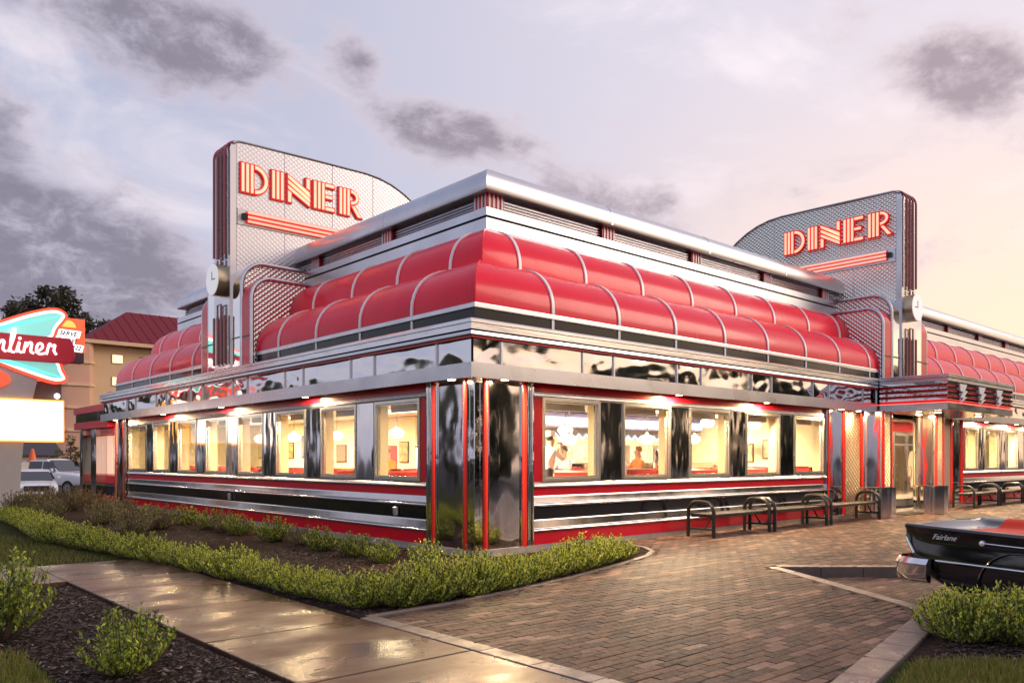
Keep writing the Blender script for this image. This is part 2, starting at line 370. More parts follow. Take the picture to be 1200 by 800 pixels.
slab('lawn', [(-4.16, 3.38), (-4.16, 24), (-30, 24), (-30, 3.38)], 'soil', -.03)
slab('lawn', [(-9.0, 1.3), (-9.0, -1.0), (-7.4, -2.0), (-6.95, -3.2), (-7.2, -9), (-30, -9), (-30, 1.3)], 'soil', -.032)
slab('mulch_bed', [(.62, -7.02), (-1.75, -7.48), (-1.2, -8.1), (.1, -12), (1.3, -12), (1.05, -9), (.85, -7.4)], 'mulch', -.03)
slab('lawn', [(-1.78, -7.45), (-3.6, -7.85), (-5.2, -12), (.08, -12), (-1.22, -8.12)], 'soil', -.034)
# concrete walk: slabs with open joints
walk = tag(slab('sidewalk', [(-5.70, -14), (-4.18, -14), (-4.18, 3.36), (-5.70, 3.36)], 'joint', -.045))
yy = [-14, -12.1, -10.3, -8.55, -6.8, -5.05, -3.3, -1.5, .3, 1.42]
for i in range(len(yy)-1): MB().box(-5.715, -4.165, yy[i]+.012, yy[i+1]-.012, -.2, 0).build('slab', 'wet', walk, bevel=.006)
MB().box(-5.715, -4.165, 1.432, 3.36, -.2, 0).build('slab', 'wet', walk, bevel=.006)
for x0 in (-7.5, -9.3, -11.1): MB().box(x0+.006, x0+1.773, 1.432, 3.36, -.2, 0).build('slab', 'wet', walk, bevel=.006)
# brick plaza
PL = [(-3.96, -3.2)] + BEDF[1:] + [(34, .02), (34, -14), (8.9, -10.05), APEX, BB, (-2.55, -7.70), (-5.2, -8.2), (-3.96, -8.2)]
PLI = [(-3.96, -3.2)] + BEDF[1:] + [(34, -.05), (34, -30), (12, -13), APEX, BB, (-2.5, -7.72), (-3.96, -8.0)]
plaza = slab('brick_plaza', [(-4.16, -3.24)] + BEDF + [(36, .02), (36, -13), (12.7, -13.4), (APEX[0], APEX[1]), (BB[0], BB[1]), (-2.35, -7.70), (-5.0, -8.25), (-4.16, -8.25)], 'joint', -.012, -.2)
def inside(p, poly):
    x, y = p; r = False; n = len(poly)
    for i in range(n):
        x0, y0 = poly[i]; x1, y1 = poly[(i+1) % n]
        if (y0 > y) != (y1 > y) and x < (x1-x0)*(y-y0)/(y1-y0)+x0: r = not r
    return r
def off(a, b, d):                                  # shift a segment sideways
    v = Vector((b[0]-a[0], b[1]-a[1])); n = Vector((-v.y, v.x)).normalized()*d
    return (a[0]+n.x, a[1]+n.y), (b[0]+n.x, b[1]+n.y)
def strip(name, a, b, w0, w1, m, zt, parent, zb=-.2):
    p0, p1 = off(a, b, w0); q0, q1 = off(a, b, w1)
    return MB().prism([p0, p1, q1, q0], zb, zt).build(name, m, parent, bevel=.005)
# border stones of the plaza, each a piece
def border(a, b, wid, side, step=.62):
    L = math.dist(a, b); k = max(1, round(L/step))
    for i in range(k):
        t0, t1 = i/k + .004/L, (i+1)/k - .004/L
        pa = (a[0]+(b[0]-a[0])*t0, a[1]+(b[1]-a[1])*t0); pb = (a[0]+(b[0]-a[0])*t1, a[1]+(b[1]-a[1])*t1)
        strip('border_stone', pa, pb, 0, wid*side, 'kerb', .006, plaza)
border((-4.155, -3.26), (-4.155, -8.25), .185, 1)
border(APEX, BB, .17, -1); border(BB, (-2.5, -7.72), .26, -1); border((-2.5, -7.72), (-4.7, -8.15), .26, -1)
border(APEX, (12.6, -13.35), .17, 1)
for i in range(len(BEDF)-2): border(BEDF[i], BEDF[i+1], .09, -1, 1.2)
inner = [(-4.05, -3.33), (-2.9, -3.25), (-1.8, -3.08), (-.6, -2.81), (.8, -2.41), (2.2, -1.94), (2.85, -1.5), (3.22, -1.0), (3.36, -.5), (3.4, -.03), (33.9, -.03), (33.9, -13.0), (12.9, -13.2), (APEX[0]+.02, APEX[1]+.21), (APEX[0]-.2, APEX[1]+.0), (BB[0]-.17, BB[1]+.19), (-2.52, -7.45), (-4.05, -7.73)]
BW, BH, JO = .300, .102, .0045
FX, FY = math.cos(AX), math.sin(AX)
near = []; far_m = MB()
rnd = random.Random(3)
row = 0; y = -13.0
while y < 0:
    x = -4.3 + (.15 if row % 2 else 0)
    while x < 30:
        cx_, cy_ = x+BW/2, y+BH/2
        if inside((cx_, cy_), inner) or inside((cx_-.06, cy_+.03), inner) and inside((cx_+.06, cy_+.03), inner):
            d = (cx_-CAM.x)*FX + (cy_-CAM.y)*FY; lat = (cx_-CAM.x)*FY - (cy_-CAM.y)*FX
            if d > .5: near.append((d, lat, cx_, cy_))
        x += BW
    y += BH; row += 1
vis = sorted([q for q in near if q[0] > 5.45 and abs(q[1])/q[0] < .70])
pick = set(q[2:] for q in vis[:300])
bmeshes = [MB().box(-BW/2+JO/2, BW/2-JO/2, -BH/2+JO/2, BH/2-JO/2, -.03, .0).mesh('paver_brick', PV[i], bevel=.004) for i in range(6)]
wts = [5, 5, 2.6, 4, 2.4, 1.5]
for d, lat, cx_, cy_ in near:
    k = rnd.choices(range(6), wts)[0]; dz = rnd.uniform(-.0025, .0025)
    if (cx_, cy_) in pick:
        o = link('paver_brick', bmeshes[k], plaza); o.location = (cx_, cy_, dz); o.rotation_euler = (rnd.uniform(-.01, .01), rnd.uniform(-.006, .006), 0)
    elif abs(lat)/d < 1.3 and d < 34:
        far_m.cm = k; h = dz; e = .004; x0, x1, y0, y1 = cx_-BW/2+JO/2, cx_+BW/2-JO/2, cy_-BH/2+JO/2, cy_+BH/2-JO/2
        t1_, t2_ = rnd.uniform(-.0012, .0012), rnd.uniform(-.0012, .0012)
        far_m.add([(x0, y0, h-.012), (x1, y0, h-.012), (x1, y1, h-.012), (x0, y1, h-.012), (x0+e, y0+e, h+t1_), (x1-e, y0+e, h+t2_), (x1-e, y1-e, h-t1_), (x0+e, y1-e, h-t2_)],
                  [(4, 5, 6, 7), (0, 1, 5, 4), (1, 2, 6, 5), (2, 3, 7, 6), (3, 0, 4, 7)])
for p_ in PV:                                       # old spills and tyre grime lie across the bricks
    t = p_.node_tree; b = t.nodes['Principled BSDF']; src = b.inputs['Base Color'].links[0].from_socket
    ge = t.nodes.new('ShaderNodeNewGeometry'); no = t.nodes.new('ShaderNodeTexNoise'); t.links.new(ge.outputs['Position'], no.inputs['Vector']); no.inputs['Scale'].default_value = .9; no.inputs['Detail'].default_value = 5; no.inputs['Roughness'].default_value = .65
    mr = t.nodes.new('ShaderNodeMapRange'); t.links.new(no.outputs[0], mr.inputs['Value']); mr.inputs['From Min'].default_value = .35; mr.inputs['From Max'].default_value = .68; mr.inputs['To Min'].default_value = 1.15; mr.inputs['To Max'].default_value = .62
    sc_ = t.nodes.new('ShaderNodeVectorMath'); sc_.operation = 'SCALE'; t.links.new(src, sc_.inputs[0]); t.links.new(mr.outputs[0], sc_.inputs[3]); t.links.new(sc_.outputs[0], b.inputs['Base Color'])
tag(far_m.build('paving_bricks', PV, plaza, fix=False), kind='stuff')
# lowered court bricks where the old car stands
low_m = MB(); low_i = [(APEX[0]+.0, APEX[1]-.1), (BB[0]+.1, BB[1]-.05), (1.2, -9), (3, -13), (11.8, -13)]
court = slab('lowered_court', [(APEX[0], APEX[1]), (BB[0], BB[1]-.05), (1.0, -9), (2.5, -13.4), (12.6, -13.4)], 'joint', -.148, -.3)
y = -13; row = 0
while y < -4:
    x = .5 + (.15 if row % 2 else 0)
    while x < 12:
        if inside((x+.15, y+.05), low_i):
            k = rnd.choices(range(6), wts)[0]; low_m.cm = k; h = -.140; e = .004
            x0, x1, y0, y1 = x+JO/2, x+BW-JO/2, y+JO/2, y+BH-JO/2
            low_m.add([(x0, y0, h-.008), (x1, y0, h-.008), (x1, y1, h-.008), (x0, y1, h-.008), (x0+e, y0+e, h), (x1-e, y0+e, h), (x1-e, y1-e, h), (x0+e, y1-e, h)],
                      [(4, 5, 6, 7), (0, 1, 5, 4), (1, 2, 6, 5), (2, 3, 7, 6), (3, 0, 4, 7)])
        x += BW
    y += BH; row += 1
tag(low_m.build('court_bricks', PV, court, fix=False), kind='stuff')
# entrance mats
tag(MB().box(15.2, 17.6, -.8, -.1, .0, .02).build('door_mat', mat('dark_rubber_mat', (.02, .019, .018), .8, bump=.4, bscale=70)), 'dark rubber mat lying directly before the entrance doors', 'mat')
tag(MB().prism([(14.6, -2.3), (16.0, -2.9), (17.6, -2.0), (16.2, -1.45)], .0, .015).build('floor_mat', mat('dark_fibre_mat', (.026, .021, .018), .85, bump=.4, bscale=60)), 'dark fibre mat out on the brick plaza beyond the canopy post', 'mat')
# ---------------------------------------------------------------- the diner
LX, LY = 40.0, 19.75
D = thing('diner_building', 'red and chrome diner building with double curved red roof and mirrored corner', 'building')
def part(name, mb, m, T=TR, parent=None, **k): return mb.build(name, m, parent or D, T=T, **k)
# full rings
part('plinth', MB().ring([(-.05, -.2), (-.05, .085), (.02, .085), (.02, -.2)], LX, LY), 'conc')
part('soffit', MB().ring([(.35, 2.975), (-.385, 2.945), (-.385, 3.0), (.35, 3.02)], LX, LY), 'soffit')
part('fascia', MB().ring([(-.40, 2.90), (-.40, 3.14), (-.30, 3.15), (-.30, 2.985), (-.385, 2.985), (-.385, 2.90)], LX, LY), 'satin')
part('frieze_backing', MB().ring([(-.29, 3.10), (-.29, 3.58), (-.1, 3.58), (-.1, 3.10)], LX, LY), 'satin')
part('red_bead', MB().ring([(-.385, 3.535), (-.385, 3.565), (-.29, 3.565), (-.29, 3.535)], LX, LY), 'red')
part('cornice_lip', MB().ring([(-.41, 3.567), (-.42, 3.585), (-.41, 3.635), (-.30, 3.635), (-.30, 3.567)], LX, LY), 'satin')
part('cornice_groove', MB().ring([(-.36, 3.636), (-.36, 3.662), (-.2, 3.662), (-.2, 3.636)], LX, LY), 'black')
part('cornice', MB().ring([(-.42, 3.664), (-.42, 3.745), (-.405, 3.752), (-.405, 3.765), (-.43, 3.772), (-.43, 3.815), (-.40, 3.84), (.05, 3.90), (.05, 3.664)], LX, LY), 'steel')
part('black_band', MB().ring([(.0, 3.86), (.0, 4.10), (.1, 4.10), (.1, 3.86)], LX, LY), 'black')
part('roof_edge_strip', MB().ring([(-.025, 4.10), (-.03, 4.115), (-.03, 4.175), (-.025, 4.19), (.1, 4.19), (.1, 4.10)], LX, LY), 'satin')
part('silver_band', MB().ring([(1.50, 5.93), (1.55, 6.035), (1.55, 6.25), (1.62, 6.252), (1.75, 6.252), (1.75, 5.93)], LX, LY), 'parapet')
part('band_groove', MB().ring([(1.63, 6.254), (1.63, 6.298), (1.75, 6.298), (1.75, 6.254)], LX, LY), 'black')
part('silver_band', MB().ring([(1.55, 6.30), (1.55, 6.455), (1.60, 6.48), (1.80, 6.49), (1.80, 6.30)], LX, LY), 'parapet')
part('clerestory', MB().ring([(1.78, 6.47), (1.78, 6.84), (1.9, 6.84), (1.9, 6.47)], LX, LY), mat('louvre_backing', (.30, .25, .25), .35, .8))
for k in range(4): part('louvre', MB().ring([(1.755, 6.515+k*.06), (1.735, 6.535+k*.06), (1.775, 6.55+k*.06), (1.785, 6.515+k*.06)], LX, LY), 'steel')
pc = [(1.84+.30*math.cos(t) - .0, 6.95+.34*math.sin(t)) for t in [PI*(1-.5*i/8) for i in range(9)]]
part('parapet', MB().ring([(1.80, 6.79), (1.555, 6.78), (1.54, 6.80)] + pc + [(2.6, 7.29), (2.6, 7.1), (1.85, 7.1)], LX, LY), 'parapet', smooth=True)
for s_, TT, LL in ((5.2, TR, LX), (8.95, TR, LX), (12.7, TR, LX), (5.2, TL, LY), (9, TL, LY)):
    part('parapet_joint_cover', MB().prism([(p[0]-.006, p[1]+.004) for p in [(1.54, 6.80)]+pc] + [(p[0]+.01, p[1]-.004) for p in ([(1.54, 6.80)]+pc)[::-1]], s_-.02, s_+.02, 'x'), 'parapet', TT)
part('roof_deck', MB().box(2.0, LX-2.0, 2.0, LY-2.0, 7.1, 7.2), 'asphalt')
# red clerestory panels with white bars
def redpanel(T, s0, s1):
    p = part('clerestory_panel', MB().box(s0, s1, 1.70, 1.74, 6.47, 6.83), 'red', T)
    n = 4
    for i in range(n):
        x = s0 + (s1-s0)*(i+.5)/n; MB().box(x-.018, x+.018, 1.68, 1.705, 6.47, 6.80).build('panel_bar', 'white', p, T=T)
for T, LL in ((TR, LX), (TL, LY)):
    redpanel(T, 1.69, 2.12); s = 5.05
    while s < LL-3: redpanel(T, s, s+.42); s += 3.35
# curved red roof: panels between white ribs
def quarter(o0, z0, o1, z1, n=9): return [(o1-(o1-o0)*math.cos(PI/2*i/n), z0+(z1-z0)*math.sin(PI/2*i/n)) for i in range(n+1)]
LOW = [(0, 4.185), (0, 4.30)] + quarter(0, 4.30, .92, 5.13)[1:]
UPP = [(.88, 5.06), (.88, 5.2)] + quarter(.88, 5.2, 1.58, 5.98)[1:]
def roofrow(prof, T, LL, step, first):
    marks = [0.0]; s = first
    while s < LL-1.0: marks.append(s); s += step
    marks.append(LL)
    for i in range(len(marks)-1):
        a, b_ = marks[i], marks[i+1]; mb = MB(); k = 4
        vs = []
        for o, z in prof:
            lo = o if i == 0 else a; hi = LL-o if i == len(marks)-2 else b_
            for j in range(k+1):
                u = j/k; vs.append((lo+(hi-lo)*u, o - .006*math.sin(PI*u), z))
        n = len(prof)
        mb.add(vs, [(r*(k+1)+j, r*(k+1)+j+1, (r+1)*(k+1)+j+1, (r+1)*(k+1)+j) for r in range(n-1) for j in range(k)])
        part('roof_panel', mb, 'redroof', T, smooth=True)
        if i > 0:
            rb = MB(); w_ = .032
            pv = []
            for q, (o, z) in enumerate(prof):
                pa = Vector(prof[max(q-1, 0)]); pb = Vector(prof[min(q+1, n-1)]); t_ = (pb-pa).normalized(); nn_ = Vector((-t_.y, t_.x))
                pv.append(((o+nn_.x*.028, z+nn_.y*.028), (o-nn_.x*.01, z-nn_.y*.01)))
            vs = []
            for (op, zp), (oq, zq) in pv: vs += [(a-w_, op, zp), (a+w_, op, zp), (a+w_, oq, zq), (a-w_, oq, zq)]
            fs = [(q*4+j, q*4+(j+1) % 4, (q+1)*4+(j+1) % 4, (q+1)*4+j) for q in range(n-1) for j in range(4)] + [(0, 1, 2, 3), tuple(range((n-1)*4, n*4))]
            part('roof_rib', MB().add(vs, fs), 'white', T, smooth=True)
            if prof is LOW: part('band_post', MB().box(a-.03, a+.03, -.02, .01, 3.88, 4.10), 'white', T)
        else:
            part('hip_bead', MB().tube([(o-.0, o-.0, z+.004) for o, z in prof], .014, 6), 'redroof', smooth=True) if T is TR else None
for T, LL, st in ((TR, LX, 1.82), (TL, LY, 1.79)):
    roofrow(LOW, T, LL, st, 1.8); roofrow(UPP, T, LL, st, 1.8)
part('roof_core', MB().box(1.0, LX-1.0, 1.0, LY-1.0, 3.2, 5.0), 'black')
# far sides of the roof, plain
part('roof_panel', MB().add([(LX-o, y, z) for o, z in LOW for y in (o, LY-o)], [(2*i, 2*i+1, 2*i+3, 2*i+2) for i in range(len(LOW)-1)]), 'redroof', smooth=True)
part('roof_panel', MB().add([(LX-o, y, z) for o, z in UPP for y in (o, LY-o)], [(2*i, 2*i+1, 2*i+3, 2*i+2) for i in range(len(UPP)-1)]), 'redroof', smooth=True)
part('roof_panel', MB().add([(x, LY-o, z) for o, z in LOW for x in (o, LX-o)], [(2*i, 2*i+1, 2*i+3, 2*i+2) for i in range(len(LOW)-1)]), 'redroof', smooth=True)
part('roof_panel', MB().add([(x, LY-o, z) for o, z in UPP for x in (o, LX-o)], [(2*i, 2*i+1, 2*i+3, 2*i+2) for i in range(len(UPP)-1)]), 'redroof', smooth=True)
# mirrored frieze panels: alternately wide and narrow, each buckled a little
def frieze(T, LL, first, skip=None):
    s = -.30; marks = [s]; a = first; k = 0
    while a < LL+.2: marks.append(a); a += 1.95 if k % 2 == 0 else .85; k += 1
    marks.append(LL+.3)
    for i in range(len(marks)-1):
        a, b_ = marks[i]+.012, marks[i+1]-.012
        nx, nz = max(6, int((b_-a)/.07)), 8; vs = []; ph = random.uniform(0, 9); sgn = random.choice((-1, 1, 1))
        for r in range(nz+1):
            for j in range(nx+1):
                x = a+(b_-a)*j/nx; z = 3.145+.388*r/nz
                edge = min(j, nx-j)/nx*min(r, nz-r)/nz*6
                w_ = (x-a)/(b_-a); v_ = (z-3.145)/.388
                vs.append((x, -.315 - .009*math.sin(PI*w_)*math.sin(PI*v_)*sgn + min(1, edge)*.006*math.sin(x*5.3+ph)*math.cos(z*9+x*2.1+ph) + min(1, edge)*.005*math.sin((w_-v_)*6.0+ph), z))
        part('frieze_panel', MB().add(vs, [(r*(nx+1)+j, r*(nx+1)+j+1, (r+1)*(nx+1)+j+1, (r+1)*(nx+1)+j) for r in range(nz) for j in range(nx)]), 'mirror', T, smooth=True)
        if i: part('frieze_strip', MB().box(marks[i]-.018, marks[i]+.018, -.34, -.30, 3.142, 3.534), 'satin', T)
frieze(TR, LX, .30); frieze(TL, LY, .62)
# wall bands, per run of wall
def vgroove(z0, z1, lip):                          # pressed steel moulding: slopes out to a rolled lip at the foot
    h = z1-z0
    return [(.01, z1), (-.014, z1), (-.018, z1-.012), (-.020, z1-.03), (-.034, z0+.085), (-.022, z0+.07)] + [(-.022-lip*.62*math.sin(PI*i/8), z0+.035+.035*math.cos(PI*i/8)) for i in range(1, 8)] + [(-.022, z0-.0), (-.012, z0-.004), (.01, z0-.004)]
def run(T, s0, s1):
    def ex(name, prof, m, sm=False): part(name, MB().prism(prof, s0, s1, 'x'), m, T, smooth=sm)
    R_ = lambda o, z0, z1: [(o, z0), (o, z1), (.02, z1), (.02, z0)]
    ex('kick_panel', R_(-.008, .085, .30), 'red')
    ex('steel_moulding', vgroove(.304, .525, .085), 'moulding', True)
    ex('black_panel', R_(-.008, .527, .745), 'black')
    ex('steel_moulding', vgroove(.750, .944, .085), 'moulding', True)
    ex('sill_band', R_(-.012, .946, 1.098), 'red')
    ex('sill', [(-.075, 1.10), (-.08, 1.125), (-.06, 1.165), (-.01, 1.198), (.12, 1.198), (.12, 1.10)], 'satin', True)
    ex('head_trim', [(-.03, 2.69), (-.04, 2.72), (-.03, 2.785), (.02, 2.785), (.02, 2.69)], 'satin')
    ex('header_band', R_(-.02, 2.788, 2.95), 'red')
    # structural wall behind the bands, pierced above and below by the windows
    part('wall', MB().box(s0, s1, .024, .30, 0, 1.19), 'cream', T)
    part('wall', MB().box(s0, s1, .024, .30, 2.70, 2.955), 'cream', T)
def window(T, a, b_):
    fr = MB(); f = .055
    for (x0, x1, z0, z1) in ((a, a+f, 1.20, 2.69), (b_-f, b_, 1.20, 2.69), (a+f, b_-f, 1.20, 1.20+f), (a+f, b_-f, 2.69-f, 2.69)): fr.box(x0, x1, -.045, .05, z0, z1)
    for (x0, x1, z0, z1) in ((a+f, a+f+.03, 1.20+f, 2.69-f), (b_-f-.03, b_-f, 1.20+f, 2.69-f), (a+f+.03, b_-f-.03, 1.20+f, 1.20+f+.03), (a+f+.03, b_-f-.03, 2.69-f-.03, 2.69-f)): fr.box(x0, x1, -.005, .045, z0, z1)
    wd = part('window', fr, 'frame', T)
    MB().box(a+f+.01, b_-f-.01, .015, .023, 1.21+f, 2.68-f).build('pane', 'glass', wd, T=T)
    MB().box(a+f, b_-f, .30, .36, 2.50, 2.66).build('blind_box', 'white', wd, T=T)
def pier(T, a, b_, mirror=True):
    part('pier', MB().box(a+.02, b_-.02, .052, .30, 1.192, 2.698), 'creamjamb', T)
    if mirror:
        p = part('pilaster', MB().box(a, b_, -.03, .05, 1.20, 2.688), 'satin', T)
        nx, nz = 6, 10; ph = random.uniform(0, 20); vs = []
        for r in range(nz+1):
            for j in range(nx+1):
                x = a+.03+(b_-a-.06)*j/nx; z = 1.205+1.478*r/nz
                vs.append((x, -.0345+.0035*math.sin(x*21+ph+z*1.7)*math.sin(z*6+ph), z))
        MB().add(vs, [(r*(nx+1)+j, r*(nx+1)+j+1, (r+1)*(nx+1)+j+1, (r+1)*(nx+1)+j) for r in range(nz) for j in range(nx)]).build('mirror_panel', 'mirrorp', p, T=T, smooth=True)
def wallrun(T, s0, s1, pils, hw=.33):
    run(T, s0, s1)
    edges = [s0+.24] + [e for c in pils for e in (c-hw, c+hw)] + [s1-.06]
    for i in range(0, len(edges), 2): window(T, edges[i]+.01, edges[i+1]-.01)
    for c in pils: pier(T, c-hw, c+hw)
    part('end_panel', MB().box(s0+.02, s0+.24, -.01, .05, 1.2, 2.688), 'red', T)
    part('pier', MB().box(s0, s0+.22, .052, .30, 1.192, 2.698), 'creamjamb', T)
    part('pier', MB().box(s1-.05, s1, -.01, .30, 1.192, 2.698), 'creamjamb', T)
wallrun(TR, 1.28, 11.88, [3.37+2.19*k for k in range(4)])
wallrun(TR, 21.62, 38.7, [23.5+2.19*k for k in range(7)])
wallrun(TL, 1.28, 18.3, [3.36+2.125*k for k in range(7)])
# mirrored corner towers with red tubes
def towerface(T, s0, segs):
    for kind, a, b_ in segs:
        a, b_ = s0+a, s0+b_
        if kind == 'm' or kind == 'q':
            nx, nz = 8, 14; ph = random.uniform(0, 20); vs = []; amp = .012 if kind == 'm' else 0
            for r in range(nz+1):
                for j in range(nx+1):
                    x = a+(b_-a)*j/nx; z = .09+2.86*r/nz
                    e = min(1, 4*min(j, nx-j)/nx)
                    vs.append((x, -.045-e*amp*.5*math.sin((x-a)/(b_-a)*PI)+e*amp*.28*math.sin(x*9+ph+z*2.3)*math.sin(z*2.6+ph), z))
            part('tower_panel', MB().add(vs, [(r*(nx+1)+j, r*(nx+1)+j+1, (r+1)*(nx+1)+j+1, (r+1)*(nx+1)+j) for r in range(nz) for j in range(nx)]), 'mirror' if kind == 'm' else 'quiltfine', T, smooth=True)
        elif kind == 'r':
            c = (a+b_)/2; part('red_tube', MB().prism([(c+(b_-a)/2*math.cos(q), -.05+.045*math.sin(q)) for q in [2*PI*i/14 for i in range(14)]], .088, 2.95), 'redpost', T, smooth=True)
        elif kind == 'c':
            part('chrome_trim', MB().box(a, b_, -.075, -.02, .088, 2.95), 'chrome', T, bevel=.006)
    part('tower_core', MB().box(s0+min(q[1] for q in segs), s0+max(q[2] for q in segs), -.02, .3, .0, 2.95), 'satin', T)
    part('tower_foot', MB().box(s0+min(q[1] for q in segs)-.03, s0+max(q[2] for q in segs)+.03, -.085, -.02, -.05, .088), 'conc', T)
CS = [('c', .045, .10), ('r', .11, .225), ('c', .235, .26), ('m', .265, .965), ('c', .97, .995), ('r', 1.0, 1.12), ('c', 1.13, 1.16), ('m', 1.165, 1.235), ('c', 1.24, 1.275)]
towerface(TR, 0, CS); towerface(TL, 0, CS)
part('corner_trim', MB().box(-.08, .042, -.08, .042, -.05, 2.95), 'chrome', bevel=.01)
EL = [(k, 19.7-b_-.0, 19.7-a) for k, a, b_ in CS]; towerface(TL, 0, [q for q in EL if q[2] < 19.70 and q[1] > 18.31])
ES = [('c', 11.89, 11.93), ('r', 11.94, 12.02), ('m', 12.05, 12.80), ('r', 12.84, 12.94), ('q', 12.98, 13.85), ('r', 13.90, 14.02), ('m', 14.07, 14.98)]
towerface(TR, 0, ES)
towerface(TR, 0, [(k, 33.5-b_, 33.5-a) for k, a, b_ in ES])
towerface(TR, 0, [(k, 39.95-b_, 39.95-a) for k, a, b_ in CS])
# entrance: recessed doors
part('entrance_wall', MB().box(15.06, 15.14, .31, 1.5, 0, 2.95), 'mirrorp'); part('entrance_wall', MB().box(18.36, 18.44, .31, 1.5, 0, 2.95), 'mirrorp')
part('entrance_header', MB().box(15.14, 18.36, .9, 1.0, 2.50, 2.94), 'red')
part('entrance_floor', MB().box(15.05, 18.45, -.06, 1.5, -.05, .02), 'conc')
for i in range(3):
    a = 15.2+i*1.05; b_ = a+1.0; f = .05; fr = MB()
    for q in ((a, a+f, .03, 2.46), (b_-f, b_, .03, 2.46), (a+f, b_-f, .03, .25), (a+f, b_-f, 2.38, 2.46), (a+f, b_-f, 2.05, 2.10)): fr.box(q[0], q[1], .92, .98, q[2], q[3])
    d_ = part('door', fr, 'satin'); MB().box(a+f, b_-f, .945, .955, .25, 2.38).build('pane', 'darkglass', d_)
    cx_ = (a+b_)/2; n = 28
    MB().add([(cx_+.36*math.cos(2*PI*k/n)*1.0, .935, 1.25+.62*math.sin(2*PI*k/n)) for k in range(n)] + [(cx_+.36*math.cos(2*PI*k/n), .943, 1.25+.62*math.sin(2*PI*k/n)) for k in range(n)], [tuple(range(n)), tuple(range(n, 2*n))[::-1]] + [(k, (k+1) % n, n+(k+1) % n, n+k) for k in range(n)]).build('etched_oval', mat('etched_glass', (.75, .62, .50), .4), d_) if i < 2 else None
    MB().tube([(b_-.12, .92, .9), (b_-.12, .86, .95), (b_-.12, .86, 1.35), (b_-.12, .92, 1.4)], .016, 8).build('handle', 'chrome', d_, smooth=True)
# entrance canopy
cn = part('entrance_canopy', MB().box(14.40, 19.20, -2.05, -.43, 3.0, 3.74), 'satin')
def crim(z0, z1, o): return MB().box(14.21-o, 19.39+o, -2.22-o, -.435, z0, z1)
crim(3.755, 3.85, .03).build('canopy_top', 'steel', cn, bevel=.008); crim(3.66, 3.752, .0).build('canopy_lip', 'satin', cn, bevel=.006)
crim(2.90, 3.10, .0).build('canopy_fascia', 'steel', cn, bevel=.008)
for k, z in enumerate((3.115, 3.255, 3.395, 3.535)):
    crim(z, z+.055, -.04).build('canopy_band', 'red', cn)
    crim(z+.058, z+.132, .0).build('canopy_rail', 'chrome', cn, bevel=.006)
for x in (15.3, 16.74, 18.2):                       # lightning chevrons on the front
    mb = MB(); p = [(x-.35, 3.62), (x+.18, 3.62), (x+.02, 3.45), (x+.22, 3.45), (x-.02, 3.28), (x+.2, 3.28), (x-.28, 3.11), (x-.08, 3.25), (x-.28, 3.25), (x-.1, 3.42), (x-.3, 3.42)]
    mb.prism(p, -2.26, -2.225, 'y').build('chevron', 'white', cn)
for z in (3.33, 3.47):
    for k in range(11): MB().sphere((14.198, -2.05+k*.148, z), .03, n=8, m=6).build('reflection_stud', 'lampglow' if False else 'white', cn, smooth=True)  # white studs added in place of bright reflections on the canopy side
crim(3.10, 3.112, .012).build('neon_line', 'neonred', cn)
# canopy columns standing in polished drums
for cx_, cy_ in ((13.78, -.58), (16.35, -.98)):
    h = .25
    co = part('canopy_column', MB().box(cx_-h, cx_+h, cy_-h, cy_+h, .0, 2.90), 'satin')
    MB().box(cx_-h-.012, cx_-h-.003, cy_-h+.07, cy_+h-.07, .84, 2.895).build('column_panel', 'mirrorp', co)
    MB().box(cx_-h+.07, cx_+h-.07, cy_-h-.012, cy_-h-.003, .84, 2.895).build('column_panel', 'quiltfine', co)
    for sx in (-1, 1):
        for sy in (-1,): MB().tube([(cx_+sx*h, cy_+sy*h, .80), (cx_+sx*h, cy_+sy*h, 2.898)], .042, 10).build('red_tube', 'redpost', co, smooth=True)
    n = 80
    MB().prism([(cx_+(.43+.02*math.cos(10*2*PI*k/n))*math.cos(2*PI*k/n), cy_+(.43+.02*math.cos(10*2*PI*k/n))*math.sin(2*PI*k/n)) for k in range(n)], .0, .80).build('drum', 'ribbed', co, smooth=True)
    MB().lathe([(.0, .80), (.47, .80), (.47, .83), (.0, .83)], 32, (cx_, cy_, 0)).build('drum_rim', 'chrome', co)
# soffit lamps
def soffitlamp(x, y, e=170, z=2.952, s=.07):
    l = part('soffit_lamp', MB().lathe([(0, -.03), (s, -.03), (s+.02, -.015), (s+.03, .0), (0, .0)], 20, (x, y, z-.006)), 'satin')
    MB().lathe([(0, -.008), (s*.9, -.008), (s*.9, .0), (0, .0)], 20, (x, y, z-.040)).build('lamp_lens', 'lampglow', l)
    lamp('AREA', 'lamp_light', (x, y, z-.06), e, (1, .69, .35), s*2, parent=l)
for x in (.42, 5.2, 8.6): soffitlamp(x, -.27)
for x in (12.4, 13.4): soffitlamp(x, -.22, 26)
for x in (23.3, 26.6, 29.9): soffitlamp(x, -.26, 120)
for y in (.30, 5.4, 9.9, 14.2, 18.9): soffitlamp(-.26, y, 52)
for x, y in ((14.8, -1.75), (15.6, -.95), (17.9, -1.75), (17.6, -.8)): soffitlamp(x, y, 110, 2.90, .09)
part('soffit', MB().box(14.25, 19.35, -2.18, .88, 2.985, 2.99), 'soffit')
# junction boxes on the black band beside the bed
for y in (2.27, 9.89): part('outlet_cover', MB().box(y-.07, y+.07, -.075, -.005, .55, .72), 'satin', TL, bevel=.02)
